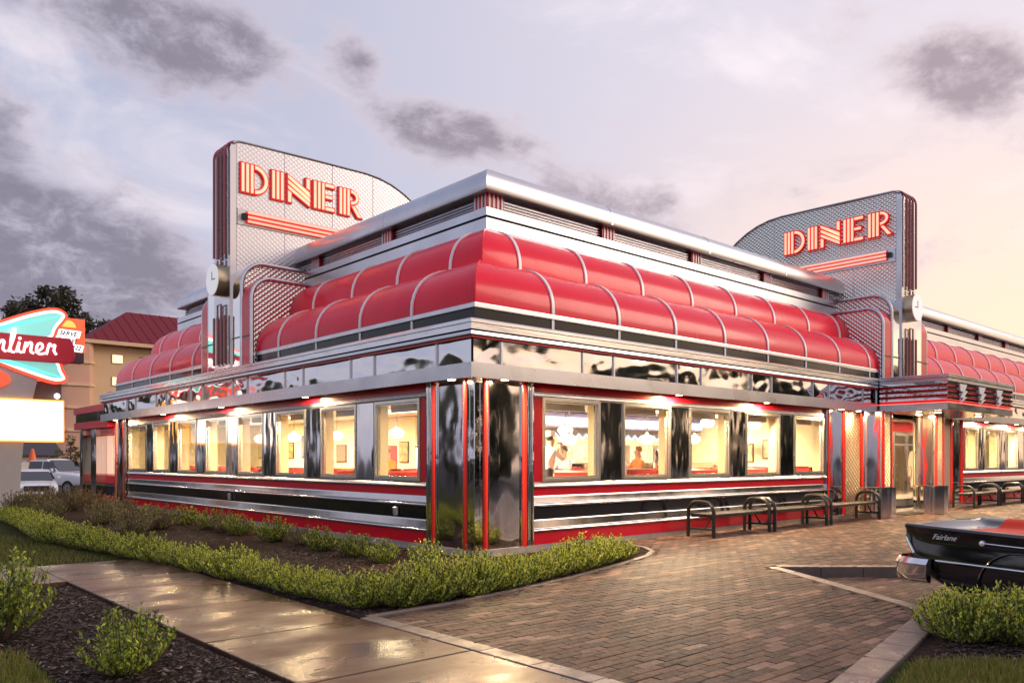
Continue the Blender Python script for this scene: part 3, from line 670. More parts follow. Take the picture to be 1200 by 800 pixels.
# rear extension beyond the last tower
X_ = MB().box(.3, 9, 19.8, 24.2, -.2, 3.0); part('rear_wing', X_, 'cream')
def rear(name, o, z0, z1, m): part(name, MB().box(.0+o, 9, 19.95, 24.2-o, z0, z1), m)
rear('rear_fascia', -.22, 2.72, 2.98, 'red'); rear('rear_frieze', -.17, 2.985, 3.3, 'mirrorp'); rear('rear_cornice', -.24, 3.305, 3.55, 'red'); rear('rear_stripe', -.012, 2.5, 2.71, 'red')  # red light on the chrome fascia and cornice is painted as red enamel
rear('rear_kick', .08, .0, .3, 'red'); rear('rear_black', .09, .305, .62, 'black'); rear('rear_steel', .07, .625, .7, 'chrome'); rear('rear_sill', .08, .72, 1.0, 'red')
part('rear_column', MB().box(-.08, .3, 21.9, 22.6, -.05, 2.70), 'mirrorp'); part('rear_column', MB().box(-.08, .3, 23.75, 24.15, -.05, 2.70), 'mirrorp')
for y0 in (20.4, 21.2): part('rear_window', MB().box(.27, .33, y0, y0+.65, 1.05, 2.45), mat('lit_rear_window', (.9, .7, .5), .4, emis=(1, .62, .45), es=.45))
part('rear_ball', MB().sphere((.2, 21.0, 3.75), .28, n=16, m=10), 'red', smooth=True)

# ---------------------------------------------------------------- interior
FZ = .45
part('interior_floor', MB().box(.31, 39.6, .31, 19.4, FZ-.1, FZ), mat('checker_floor', (.45, .40, .36), .3))
part('interior_ceiling', MB().box(.31, 39.6, .31, 19.4, 2.80, 2.86), mat('ceiling_white', (.80, .74, .62), .6))
part('kitchen_wall', MB().box(5.2, 14.2, 5.0, 5.2, FZ, 2.79), 'cream')
part('kitchen_wall', MB().box(4.4, 4.6, 8.0, 19.3, FZ, 2.79), 'cream')
part('kitchen_wall', MB().box(4.6, 5.4, 8.0, 8.2, FZ, 2.79), 'cream')
part('inner_partition', MB().box(12.2, 12.35, .32, 5.0, FZ, 2.79), 'cream')
part('inner_partition', MB().box(18.6, 39.4, 3.4, 3.6, FZ, 2.79), 'cream')
part('inner_partition', MB().box(18.5, 18.62, .32, 3.6, FZ, 2.79), 'cream')
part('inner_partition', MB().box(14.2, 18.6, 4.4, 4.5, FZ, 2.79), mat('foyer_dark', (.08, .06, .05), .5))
# counter with a blue lit cove and pressed chevron wall
bk = part('counter_bulkhead', MB().box(5.4, 12.1, 4.0, 4.98, 2.42, 2.78), mat('lavender_bulkhead', (.40, .36, .60), .4))
MB().box(5.4, 12.1, 3.965, 3.995, 2.48, 2.66).build('cove_light', 'bluelight', bk)
for k in range(22):
    x = 5.5+k*.3; z = 2.12; MB().prism([(x, z), (x+.15, z+.14), (x+.3, z), (x+.3, z+.05), (x+.15, z+.19), (x, z+.05)], 4.955, 4.985, 'y').build('chevron', 'bluechev', bk)
part('counter', MB().box(5.6, 12.0, 3.2, 3.75, FZ, 1.5), 'chrome', bevel=.02)
for k in range(5): part('back_shelf', MB().box(5.7+k*1.3, 6.75+k*1.3, 4.7, 4.98, 1.5, 2.0), mat('shelf_goods', (.5, .30, .2), .5, var=.8, vscale=9, col2=(.75, .68, .7)))
for k, (x, y) in enumerate(((2.6, 2.4), (7.2, 2.4), (10.4, 2.4), (2.4, 6.4), (2.4, 10.6), (2.4, 14.8), (16.7, 2.2), (22, 1.9), (26.4, 1.9), (30.5, 1.9))):
    cl = part('ceiling_light', MB().box(x-.6, x+.6, y-.6, y+.6, 2.765, 2.798), 'white')
    MB().box(x-.55, x+.55, y-.55, y+.55, 2.755, 2.763).build('diffuser', 'ceilpanel', cl)
    lamp('AREA', 'panel_light', (x, y, 2.74), 240, (1, .80, .48), 1.0, parent=cl)
# ---------------------------------------------------------------- DINER sign blades
def letters():
    def bars(k, x=0.0, w_=.10, g=.02, h=.75): return [[(x+i*(w_+g), 0), (x+i*(w_+g)+w_, 0), (x+i*(w_+g)+w_, h), (x+i*(w_+g), h)] for i in range(k)]
    def band(cx, cz, rx, rz, wd, a0, a1, n=10):
        o = [(cx+rx*math.cos(a0+(a1-a0)*i/n), cz+rz*math.sin(a0+(a1-a0)*i/n)) for i in range(n+1)]
        q = [(cx+(rx-wd)*math.cos(a0+(a1-a0)*i/n), cz+(rz-wd)*math.sin(a0+(a1-a0)*i/n)) for i in range(n+1)]
        return o + q[::-1]
    Dl = bars(3) + [band(.355, .375, .375, .375, .115, -PI/2, PI/2, 14)]
    Il = bars(3)
    Nl = [[(0, .75-.14*k), (.65, .39-.14*k), (.65, .27-.14*k if k < 2 else 0.0), (.62 if k == 2 else .65, .27-.14*k if k < 2 else 0.0), (0, .63-.14*k)] for k in range(3)] + [[(0, 0), (.12, 0), (.12, .27), (0, .335)], [(.53, .48), (.65, .42), (.65, .75), (.53, .75)]]
    El = bars(3) + [[(.345, .64), (.64, .64), (.64, .75), (.345, .75)], [(.345, .325), (.58, .325), (.58, .43), (.345, .43)], [(.345, 0), (.64, 0), (.64, .11), (.345, .11)]]
    Rl = bars(3) + [band(.355, .535, .27, .215, .105, -PI/2, PI/2, 12), [(.36, .31), (.49, .31), (.73, 0), (.58, 0)]]
    return [('d', .0, Dl), ('i', .82, Il), ('n', 1.26, Nl), ('e', 2.01, El), ('r', 2.79, Rl)]
def grow(poly, d):
    cx = sum(p[0] for p in poly)/len(poly); cz = sum(p[1] for p in poly)/len(poly)
    n = len(poly); out_ = []
    area = sum(poly[i][0]*poly[(i+1) % n][1]-poly[(i+1) % n][0]*poly[i][1] for i in range(n)); sg = 1 if area > 0 else -1
    for i in range(n):
        a, b_, c_ = Vector(poly[i-1]), Vector(poly[i]), Vector(poly[(i+1) % n])
        e1 = (b_-a); e2 = (c_-b_)
        if e1.length < 1e-6: e1 = e2
        if e2.length < 1e-6: e2 = e1
        n1 = Vector((e1.y, -e1.x)).normalized()*sg; n2 = Vector((e2.y, -e2.x)).normalized()*sg
        m_ = (n1+n2); m_ = m_.normalized()/max(.45, m_.normalized().dot(n1)) if m_.length > 1e-6 else n1
        out_.append((b_.x+m_.x*d, b_.y+m_.y*d))
    return out_
def blade(name, label, T, rd):
    S = thing(name, label, 'sign')
    def p(nm, mb, m, parent=None, **k): return mb.build(nm, m, parent or S, T=T, **k)
    top = arc((.08, 9.36), .30, PI, PI/2, 6) + [(2.0, 9.70), (3.7, 9.72)] + [(3.7+2.9*math.sin(PI/2*i/10), 6.92+2.8*math.cos(PI/2*i/10)) for i in range(1, 11)]
    prof = [(-.22, 3.862)] + top + [(6.6, 5.2), (1.2, 5.2), (1.2, 3.95), (.06, 3.905)]
    p('blade', MB().prism(prof, -.49, .49, 'y'), 'steel')
    def topz(s):
        q = [(a, b_) for a, b_ in top]
        for i in range(len(q)-1):
            if q[i][0] <= s <= q[i+1][0] and q[i+1][0] > q[i][0]: return q[i][1]+(q[i+1][1]-q[i][1])*(s-q[i][0])/(q[i+1][0]-q[i][0])
        return 9.3
    marks = [-.06, 1.25, 2.65, 3.95, 5.9]
    for i in range(4):
        a, b_ = marks[i]+.012, marks[i+1]-.012; pts = [(a, 5.4)] + [(b_, 5.4)] + [(b_-(b_-a)*j/6, topz(b_-(b_-a)*j/6)-.07) for j in range(7)]
        p('sign_panel', MB().prism(pts, -.505, -.488, 'y'), 'quilt' if rd > 0 else 'quiltdeep'); p('sign_panel', MB().prism(pts, .488, .505, 'y'), 'quiltdeep')
    for t in (-.50, .50):
        p('edge_trim', MB().box(-.215, -.075, t-.012, t+.012, 3.95, 9.36), 'satin')
        p('top_rail', MB().tube([(s, t, z-.03) for s, z in top[3:]], .035, 8), 'satin', smooth=True)
    # letters, red channels with lit tubes
    for nm, a0, strokes in letters():
        f = (lambda q: (.04+a0+q[0], 8.35+q[1])) if rd > 0 else (lambda q: (3.56-a0-q[0], 8.35+q[1]))
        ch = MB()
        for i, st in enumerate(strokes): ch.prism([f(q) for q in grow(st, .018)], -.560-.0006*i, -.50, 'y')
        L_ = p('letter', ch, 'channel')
        for i, st in enumerate(strokes): p('neon_tube', MB().prism([f(q) for q in grow(st, -.018)], -.585, -.566, 'y'), 'neon', L_)
    # three neon lines in a shallow tray
    tr = p('neon_tray', MB().box(-.03, 5.6, -.535, -.50, 7.53, 7.93), 'white' if rd > 0 else 'satin')
    for i, z in enumerate((7.62, 7.73, 7.84)):
        p('neon_tube', MB().tube([(.22, -.60, z), (5.5, -.60, z)], .026, 8), 'neonpink', tr, smooth=True)
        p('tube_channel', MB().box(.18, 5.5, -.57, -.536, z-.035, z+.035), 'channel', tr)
    p('tube_holder', MB().box(.06, .2, -.62, -.536, 7.66, 7.80), 'black', tr)
    # unlit tubes down the outer edge, bent over the top
    for t in (-.33, -.11, .11, .33):
        cv = [(-.29, t, 6.66+.1*abs(t)/.33), (-.29, t, 9.30)] + [(.08-.37*math.cos(q), t, 9.30+.37*math.sin(q)) for q in [PI/2*i/6 for i in range(1, 7)]] + [(.3, t, 9.66)]
        p('edge_tube', MB().tube(cv, .036, 8), 'neonoff', smooth=True)
        p('edge_tube', MB().tube([(-.29, t, 3.99), (-.29, t, 5.22)], .036, 8), 'neonoff', smooth=True)
    for z0, z1 in ((6.66, 6.42), (5.22, 5.52)):
        p('tube_loop', MB().tube([(-.29, -.11, z0), (-.29, -.11, z1), (-.29, .11, z1), (-.29, .11, z0)], .026, 6), 'neonoff')
    # clock drum
    def disc(s0, s1, r, n=32): return MB().add([(s0, r*math.cos(2*PI*k/n), 6.14+r*math.sin(2*PI*k/n)) for k in range(n)]+[(s1, r*math.cos(2*PI*k/n), 6.14+r*math.sin(2*PI*k/n)) for k in range(n)], [tuple(range(n)), tuple(range(n, 2*n))]+[(k, (k+1) % n, n+(k+1) % n, n+k) for k in range(n)])
    ck = p('clock', disc(-.46, -.222, .405), 'clockrim', smooth=True); p('dial', disc(-.475, -.462, .39), 'clock', ck)
    p('clock_hand', MB().box(-.484, -.478, -.012, .012, 6.13, 6.34), 'letterdark', ck); p('clock_hand', MB().box(-.484, -.478, -.2, .0, 6.128, 6.15), 'letterdark', ck)
    # stepped rounded shoulders either side
    for s0, ht, zt, r, mm in ((-.18, 1.04, 6.52, .62, 'chrome'), (-.15, 1.55, 6.06, .55, 'red')):
        o_ = [(s0, 3.868)] + arc((s0+r, zt-r), r, PI, PI/2, 10) + [(2.6, zt-.02), (2.6, 4.6), (1.1, 4.6), (1.1, 3.96), (.05, 3.905)]
        sh = p('shoulder', MB().prism(o_, -ht+.02, ht-.02, 'y'), mm, smooth=True)
        for sg in (-1, 1):
            fp = [(s0+.1, 3.90)] + arc((s0+r, zt-r), r-.1, PI, PI/2, 10) + [(2.55, zt-.12), (2.55, 4.7), (1.0, 4.7), (1.0, 3.97), (.06, 3.92)]
            p('shoulder_panel', MB().prism(fp, sg*ht-.012 if sg > 0 else -ht, sg*ht if sg > 0 else -ht+.012, 'y') if False else MB().prism(fp, min(sg*(ht-.03), sg*(ht-.008)), max(sg*(ht-.03), sg*(ht-.008)), 'y'), 'quiltdeep', sh)
            rim = [(s0+.045, sg*(ht-.01), 3.90)] + [(a, sg*(ht-.01), b_) for a, b_ in arc((s0+r, zt-r), r-.045, PI, PI/2, 10)] + [(2.6, sg*(ht-.01), zt-.065)]
            p('rim_tube', MB().tube(rim, .055, 8), 'satin', sh, smooth=True)
            p('joint_band', MB().box(s0-.015, s0+.03, min(sg*(ht-.45), sg*(ht-.03)), max(sg*(ht-.45), sg*(ht-.03)), 4.58, 4.62), 'black', sh)
    return S
blade('sign_blade', 'tall stepped chrome DINER sign with clock above windows facing the planted bed', lambda s, t, z: (s, 9.95+t, z), 1)
blade('sign_blade', 'tall stepped chrome DINER sign with clock above the entrance canopy', lambda s, t, z: (16.74+t, s, z), -1)

# ---------------------------------------------------------------- benches
def bench(x0, x1, label, y=-.62):
    L_ = x1-x0; B = thing('bench', label, 'bench', (x0, y, 0), 0, 'black tube benches along the diner wall')
    for xe in (.04, L_-.04):
        a = [(xe, -.31, 0), (xe, -.31, .50)] + [(xe, -.31+.22-.22*math.cos(q), .50+.22*math.sin(q)) for q in [PI/2*i/5 for i in range(1, 6)]] + [(xe, .09, .72)] + [(xe, .09+.22*math.sin(q), .50+.22*math.cos(q)) for q in [PI/2*i/5 for i in range(1, 6)]] + [(xe, .31, 0)]
        ar = MB().tube(a, .040, 8).build('arm', 'darkmetal', B, smooth=True)
        MB().tube([(xe, -.3, .17), (xe, .3, .17)], .022, 6).build('crossbar', 'darkmetal', ar)
        MB().tube([(xe, -.1, .17), (xe+(.28 if xe < 1 else -.28), -.1, .43)], .02, 6).build('brace', 'darkmetal', ar)
    for k in range(4):
        y0 = -.26+k*.135; MB().box(.06, L_-.06, y0, y0+.115, .44, .475).build('slat', 'seatwood', B, bevel=.006)
    MB().box(.08, L_-.08, -.24, .26, .405, .438).build('seat_rail', 'darkmetal', B)
bench(5.42, 7.62, 'black tube bench standing right past the low hedge end')
bench(7.76, 10.22, 'black tube bench in the middle of the row of three under windows')
bench(10.36, 13.12, 'black tube bench beside the polished drum by the entrance doors')
for k, q in enumerate(('first', 'second', 'third')): bench(20.0+k*2.5, 22.4+k*2.5, '%s black tube bench counted from the entrance along its far side wall' % q)

# ---------------------------------------------------------------- inside things
MT['vinyl'] = mat('red_vinyl', (.42, .03, .025), .35)
def booth(x, y, rz, label, group):
    B = thing('booth_bench', label, 'booth', (x, y, FZ), rz, group)
    MB().box(-.5, .5, -.12, .12, 0, .92).build('backrest', 'vinyl', B, bevel=.04)
    for s_ in (-1, 1): MB().box(-.5, .5, min(s_*.13, s_*.6), max(s_*.13, s_*.6), 0, .46).build('seat', 'vinyl', B, bevel=.04)
    MB().box(-.52, .52, -.05, .05, .92, .95).build('top_rail', 'chrome', B)
for k in range(5): booth(3.37+2.19*(k-.0), .95, PI/2, 'red vinyl booth bench inside the windows behind the outdoor benches', 'booths inside the long wall')
for k in range(6): booth(.95, 3.36+2.125*k, 0, 'red vinyl booth bench inside the windows facing the planted bed', 'booths inside the bed side wall')
def pendant(x, y, z, label, group):
    P_ = thing('pendant_lamp', label, 'lamp', (x, y, z), 0, group)
    MB().lathe([(.02, -.12), (.13, -.09), (.19, .0), (.16, .07), (.05, .12)], 16).build('globe', 'globe', P_, smooth=True)
    MB().tube([(0, 0, .12), (0, 0, 2.79-z)], .012, 6).build('rod', 'chrome', P_)
    MB().lathe([(.05, .115), (.06, .14), (.02, .17)], 10).build('cap', 'chrome', P_)
for x, y, z in ((4.5, 2.2, 2.02), (5.2, 3.0, 2.27), (7.25, 2.2, 2.07), (9.75, 2.6, 2.12), (8.64, 1.4, 2.5), (10.8, 1.4, 2.5), (11.6, 2.2, 2.12)): pendant(x, y, z, 'white glass pendant lamp glowing inside the windows behind the outdoor benches', 'pendants inside the long wall')
for y, z in ((3.3, 2.25), (5.6, 2.2), (8.4, 2.2), (10.8, 2.2), (13.0, 2.2)): pendant(2.2, y, z, 'white glass pendant lamp glowing inside the windows facing the planted bed', 'pendants inside the bed side wall')
for x, z0, w_ in ((9.9, 1.55, .34), (10.6, 1.6, .3), (11.3, 1.5, .4)):
    pc_ = thing('wall_picture', 'small dark framed picture on the cream wall inside' if False else 'framed dark picture on the cream wall behind the last window before entrance', 'picture', (12.19, 1.2+(x-9.9)*.9, z0), 0, 'pictures on the inner wall')
    MB().box(-.03, 0, -w_/2, w_/2, 0, .55).build('frame', mat('dark_picture_frame', (.12, .07, .04), .5), pc_)
    MB().box(-.036, -.031, -w_/2+.04, w_/2-.04, .04, .51).build('print', mat('picture_print', (.62, .5, .34), .5, var=.6, vscale=7), pc_)

# people: one skinned body, clothes told apart by region
def person(label, loc, rz, shirt, trousers, skin=(.55, .33, .24), hair=(.04, .025, .02), cap=None, lean=.0, sit=True, arms='table', s=1.0):
    P_ = thing('person', label, 'person', loc, rz)
    J = {'pel': (0, 0, .0, .135), 'waist': (.02+lean*.3, 0, .18, .125), 'chest': (.03+lean*.7, 0, .40, .145), 'neck': (.03+lean, 0, .55, .06), 'head': (.06+lean*1.2, 0, .66, .085), 'crown': (.055+lean*1.25, 0, .755, .078)}
    E_ = [('pel', 'waist'), ('waist', 'chest'), ('chest', 'neck'), ('neck', 'head'), ('head', 'crown')]
    for sg, nm in ((1, 'L'), (-1, 'R')):
        J['sh'+nm] = (.03+lean*.8, sg*.19, .46, .065)
        if arms == 'table': J['el'+nm] = (.16+lean*.6, sg*.25, .22, .048); J['wr'+nm] = (.38+lean*.4, sg*.12, .27, .034); J['ha'+nm] = (.46+lean*.4, sg*.09, .28, .03)
        elif arms == 'raise': J['el'+nm] = (.22+lean*.8, sg*.24, .28, .048); J['wr'+nm] = (.30+lean, sg*.08, .46, .034); J['ha'+nm] = (.30+lean, sg*.05, .53, .03)
        else: J['el'+nm] = (.02, sg*.27, .18, .048); J['wr'+nm] = (.08, sg*.28, -.06, .034); J['ha'+nm] = (.1, sg*.27, -.14, .03)
        E_ += [('chest', 'sh'+nm), ('sh'+nm, 'el'+nm), ('el'+nm, 'wr'+nm), ('wr'+nm, 'ha'+nm)]
        if sit: J['kn'+nm] = (.44, sg*.11, .02, .075); J['an'+nm] = (.46, sg*.11, -.38, .05); J['to'+nm] = (.62, sg*.12, -.44, .035)
        else: J['kn'+nm] = (.03, sg*.10, -.42, .07); J['an'+nm] = (.0, sg*.10, -.82, .045); J['to'+nm] = (.16, sg*.11, -.88, .035)
        J['hp'+nm] = (.0, sg*.09, -.02, .105)
        E_ += [('pel', 'hp'+nm), ('hp'+nm, 'kn'+nm), ('kn'+nm, 'an'+nm), ('an'+nm, 'to'+nm)]
    names = list(J); me = bpy.data.meshes.new('body'); me.from_pydata([Vector(J[n][:3])*s for n in names], [(names.index(a), names.index(b_)) for a, b_ in E_], [])
    o = bpy.data.objects.new('body', me); COL.objects.link(o)
    o.modifiers.new('skin', 'SKIN'); o.modifiers.new('sub', 'SUBSURF').levels = 2
    if not me.skin_vertices: me.attributes.new
    sv_ = me.skin_vertices[0].data if me.skin_vertices else None
    for i, n in enumerate(names):
        if sv_: sv_[i].radius = (J[n][3]*s, J[n][3]*s); sv_[i].use_root = (n == 'pel')
    dg = bpy.context.evaluated_depsgraph_get(); dg.update(); ev = o.evaluated_get(dg)
    m2 = bpy.data.meshes.new_from_object(ev); o.modifiers.clear(); o.data = m2; bpy.data.meshes.remove(me)
    for c_ in (shirt, skin, trousers): m2.materials.append(mat('cloth' if c_ is not skin else 'skin', c_, .7, var=.15, vscale=12) )
    segs = [(Vector(J[a][:3])*s, Vector(J[b_][:3])*s, 1 if (a[:2] in ('ne', 'he', 'wr', 'el') and a != 'pel' and not a.startswith('el') or (a.startswith('el'))) else (2 if a[:2] in ('hp', 'kn', 'an') or b_[:2] == 'hp' else 0)) for a, b_ in E_]
    for pl in m2.polygons:
        c_ = pl.center; best = (9, 0)
        for a, b_, k in segs:
            ab = b_-a; t_ = max(0, min(1, (c_-a).dot(ab)/max(ab.length_squared, 1e-9))); d_ = (a+ab*t_-c_).length
            if d_ < best[0]: best = (d_, k)
        pl.material_index = best[1]; pl.use_smooth = True
    o.parent = P_
    hx, hz = (.045+lean*1.2)*s, .73*s
    hm = MB(); hm.sphere((hx-.01*s, 0, hz+.02*s), .098*s, .088*s, .085*s, 12, 8); hm.v = [(x, y, max(z, hz-.06*s-(x-hx)*.2)) if x < hx+.03*s else (x-.03*s, y, max(z, hz+.04*s)) for x, y, z in hm.v]
    hm.build('hair', mat('hair', hair, .6), P_, smooth=True)
    MB().sphere((hx+.085*s, 0, .665*s), .016*s, .012*s, .02*s, 8, 6).build('nose', mat('skin', skin, .6), P_, smooth=True)
    for sg in (1, -1): MB().sphere((hx+.01*s, sg*.088*s, .67*s), .018*s, .008*s, .026*s, 8, 6).build('ear', mat('skin', skin, .6), P_, smooth=True)
    if cap: MB().lathe([(.0, .0), (.098*s, .0), (.102*s, .05*s), (.10*s, .11*s), (.0, .12*s)], 14, (hx-.005, 0, hz+.045*s)).build('cap', mat('cap_cloth', cap, .6), P_, smooth=True)
    return P_
WH = (.82, .80, .76); DK = (.05, .05, .07)
person('person in white shirt and white paper cap standing inside first window past the corner', (3.35, 1.75, 1.30), PI*-.05, WH, DK, cap=WH, lean=.06, sit=False, arms='raise')
person('person in grey lilac shirt seated deeper behind the white capped person', (5.1, 2.9, FZ+.62), PI, (.45, .42, .55), DK)
person('person with tousled brown hair in white shirt inside the second window', (5.25, 1.3, FZ+.66), PI*.6, (.75, .74, .80), DK, hair=(.10, .045, .02))
person('person in orange top with brown hair inside the second window', (6.1, 1.5, FZ+.62), PI*.9, (.70, .24, .08), DK, hair=(.2, .09, .03))
person('person in dark cap and dark shirt standing inside the third window', (7.75, 2.0, 1.32), PI*1.1, (.16, .14, .2), DK, sit=False, cap=(.03, .03, .04), arms='down')
person('person in white shirt and white hat seated inside the fourth window', (9.75, 1.5, FZ+.70), PI*.9, WH, DK, cap=WH)
person('person in yellow top seated inside the third window', (7.1, 1.2, FZ+.58), PI*.5, (.75, .55, .2), DK)
person('person in red shirt leaning forward inside window next to the mirrored corner', (1.25, 3.0, FZ+.66), -PI*.35, (.62, .03, .03), DK, lean=.12)
person('person in orange top seated inside second bed side window from the corner', (1.3, 4.6, FZ+.60), PI*.5, (.80, .36, .1), DK, hair=(.25, .12, .05))
person('person in olive top seated inside the fourth bed side window from the corner', (1.0, 9.3, FZ+.62), PI*.5, (.14, .12, .04), DK)
for (x, y) in ((1.9, 5.5), (1.9, 7.6)):
    t_ = thing('display_case', 'red framed display case inside the windows facing the planted bed', 'case', (x+1.2, y, FZ), 0, 'red cases inside the bed side wall')
    MB().box(-.2, .2, -.4, .4, 0, 1.5).build('cabinet', 'vinyl', t_, bevel=.02); MB().box(-.215, -.2, -.34, .34, .9, 1.42).build('case_front', 'cream', t_)

# things on the inner walls and tables: posters and napkin holders
pcol = [(.62, .10, .07), (.12, .25, .42), (.75, .52, .15), (.18, .16, .15), (.55, .62, .60), (.45, .20, .10)]
def poster(x, y, z, w_, h, axis, k, label, group):
    o = thing('wall_poster', label, 'poster', (x, y, z), 0, group)
    if axis == 'y': MB().box(-w_/2, w_/2, -.03, 0, 0, h).build('frame', mat('poster_frame', (.08, .05, .04), .5), o); MB().box(-w_/2+.03, w_/2-.03, -.036, -.031, .03, h-.03).build('print', mat('poster_print', pcol[k % 6], .5, var=1, vscale=6, col2=pcol[(k+2) % 6]), o)
    else: MB().box(-.03, 0, -w_/2, w_/2, 0, h).build('frame', mat('poster_frame', (.08, .05, .04), .5), o); MB().box(-.036, -.031, -w_/2+.03, w_/2-.03, .03, h-.03).build('print', mat('poster_print', pcol[k % 6], .5, var=1, vscale=6, col2=pcol[(k+2) % 6]), o)
pr = random.Random(4)
for k in range(9): poster(4.39, 8.5+k*1.15, 1.45+pr.uniform(0, .2), pr.uniform(.4, .75), pr.uniform(.45, .8), 'x', k, 'framed colour poster on the cream wall inside the windows facing the planted bed', 'posters inside the bed side wall')
for k in range(7): poster(6.2+k*.95, 4.99, 1.5+pr.uniform(0, .1), pr.uniform(.4, .7), pr.uniform(.35, .5), 'y', k+3, 'framed colour poster on the wall behind the diner counter', 'posters behind the counter')
for k in range(6): poster(20+k*2.3, 3.39, 1.45+pr.uniform(0, .2), pr.uniform(.5, .9), pr.uniform(.5, .8), 'y', k+1, 'framed colour poster inside the windows on the far side of the entrance', 'posters beyond the entrance')
for k, (x, y) in enumerate([(2.3+2.19*q, .75) for q in range(5)] + [(.75, 2.3+2.125*q) for q in range(7)]):
    tb = thing('booth_table', 'cream topped booth table inside the windows behind the outdoor benches' if k < 5 else 'cream topped booth table inside the windows facing the planted bed', 'table', (x, y, FZ), 0, 'booth tables')
    MB().box(-.34, .34, -.34, .34, .70, .74).build('table_top', 'white', tb, bevel=.01); MB().tube([(0, 0, 0), (0, 0, .70)], .04, 8).build('leg', 'chrome', tb)
    for j in range(3):
        bt = thing('sauce_bottle', 'sauce bottle on a booth table behind the outdoor benches' if k < 5 else 'sauce bottle on a booth table facing the planted bed', 'bottle', (x+pr.uniform(-.25, .25), y+pr.uniform(-.1, .25), FZ+.74), 0, 'bottles on booth tables')
        MB().lathe([(.03, 0), (.032, .12), (.014, .16), (.012, .2)], 8).build('body', mat('bottle_glass', pcol[(k+j) % 6], .2), bt, smooth=True); MB().lathe([(.016, .2), (.016, .23), (.0, .23)], 8).build('cap', 'white', bt)
# ---------------------------------------------------------------- pylon sign by the road
PY = 18.3
S = thing('pylon_sign', 'roadside pylon sign with aqua fins, crimson script band and white lit panel', 'sign', (0, PY, 0))
def pp(nm, mb, m, parent=None, **k): return mb.build(nm, m, parent or S, **k)
edge = [(-2.55, 4.6), (-2.70, 4.0), (-2.85, 3.3), (-2.98, 2.6), (-3.06, 2.1), (-3.12, 1.4), (-3.16, .6), (-3.17, -.1)]
pp('pylon_body', MB().prism(edge + [(-6.9-a, b_) for a, b_ in edge[::-1]], .05, .75, 'y'), 'pylon')
def finshape(pts, k=1.0): return pts
def smoothp(pts, n=6):                             # closed Catmull-Rom through the points
    r = []; k = len(pts)
    for i in range(k):
        p0, p1, p2, p3 = [Vector(pts[(i+j-1) % k]) for j in range(4)]
        for j in range(n):
            t = j/n; r.append(tuple(.5*((2*p1)+(p2-p0)*t+(2*p0-5*p1+4*p2-p3)*t*t+(3*p1-p0-3*p2+p3)*t**3)))
    return r
fin_up = smoothp([(-4.6, 5.30), (-3.6, 5.86), (-2.75, 6.24), (-2.15, 6.38), (-1.84, 6.16), (-2.10, 5.70), (-2.35, 5.3), (-3.4, 5.2)])
fin_lo = smoothp([(-4.6, 4.85), (-3.6, 4.42), (-2.75, 4.12), (-2.15, 3.98), (-1.84, 4.12), (-1.95, 4.42), (-2.2, 4.8), (-3.4, 4.9)])
for k, fn in enumerate((fin_up, fin_lo)):
    f_ = pp('fin', MB().prism(fn, .0, .5, 'y'), 'signred'); pp('fin_border', MB().prism(grow(fn, -.085), -.02, .0, 'y'), 'signtext', f_); pp('fin_face', MB().prism(grow(fn, -.165), -.035, -.02, 'y'), 'aqua', f_)
pp('red_oval', MB().prism(smoothp([(-3.42, 4.02), (-3.6, 4.24), (-4.1, 4.35), (-4.6, 4.2), (-4.6, 3.8), (-4.0, 3.75), (-3.6, 3.82)]), -.02, .04, 'y'), 'signred')
bd = pp('script_band', MB().prism([(-5.6, 4.62), (-1.85, 4.62), (-1.72, 4.70), (-1.66, 4.85), (-1.72, 5.28), (-1.80, 5.43), (-5.6, 5.43)], -.16, .55, 'y'), 'signband', bevel=.02)
def stroke(pts, x0, sc, z0): return [(x0+a*sc, -.20, z0+b_*sc) for a, b_ in pts]
def cr(pts, n=5):
    r = []; q = [pts[0]]+pts+[pts[-1]]
    for i in range(1, len(q)-2):
        p0, p1, p2, p3 = [Vector(v) for v in q[i-1:i+3]]
        for j in range(n):
            t = j/n; r.append(tuple(.5*((2*p1)+(p2-p0)*t+(2*p0-5*p1+4*p2-p3)*t*t+(3*p1-p0-3*p2+p3)*t**3)))
    return r+[tuple(pts[-1])]
GL = {'S': ([(.5, .85), (.3, .95), (.15, .75), (.35, .5), (.4, .25), (.15, .05), (-.05, .15)], .55), 'u': ([(0, .45), (-.02, .15), (.1, 0), (.28, .2), (.34, .48), (.3, .12), (.42, .0)], .42),
      'n': ([(0, 0), (.1, .48), (.08, .25), (.22, .46), (.32, .42), (.28, .1), (.4, 0)], .42), 'l': ([(0, 0), (.2, .6), (.26, 1.0), (.15, .9), (.08, .1), (.24, 0)], .26),
      'i': ([(0, 0), (.12, .46), (.08, .1), (.22, 0)], .24), 'e': ([(0, .05), (.25, .28), (.22, .46), (.08, .42), (.02, .15), (.14, .0), (.36, .05)], .36), 'r': ([(0, 0), (.12, .48), (.2, .4), (.34, .44), (.3, .2), (.4, .02)], .42)}
x = -4.62; sc = .70
for ch in 'Sunliner':
    st, adv = GL[ch]
    pp('script_letter', MB().tube(stroke(cr(st), x, sc, 4.86), .036, 6), 'signtext', bd, smooth=True)
    if ch == 'i': pp('script_dot', MB().sphere((x+.14*sc, -.2, 4.86+.62*sc), .045, n=8, m=6), 'signtext', bd)
    x += adv*sc*1.14
pn = pp('message_panel', MB().box(-5.0, -1.955, -.06, .75, 2.13, 3.46), 'signorange', bevel=.02); pp('panel_face', MB().box(-4.95, -2.0, -.075, -.062, 2.18, 3.41), 'signwhite', pn)
pp('dark_cabinet', MB().box(-2.75, -1.97, .25, .7, 3.47, 4.05), 'signdark')
pp('flood_lamp', MB().sphere((-2.12, .12, 3.6), .09, n=10, m=8), 'signtext', smooth=True)
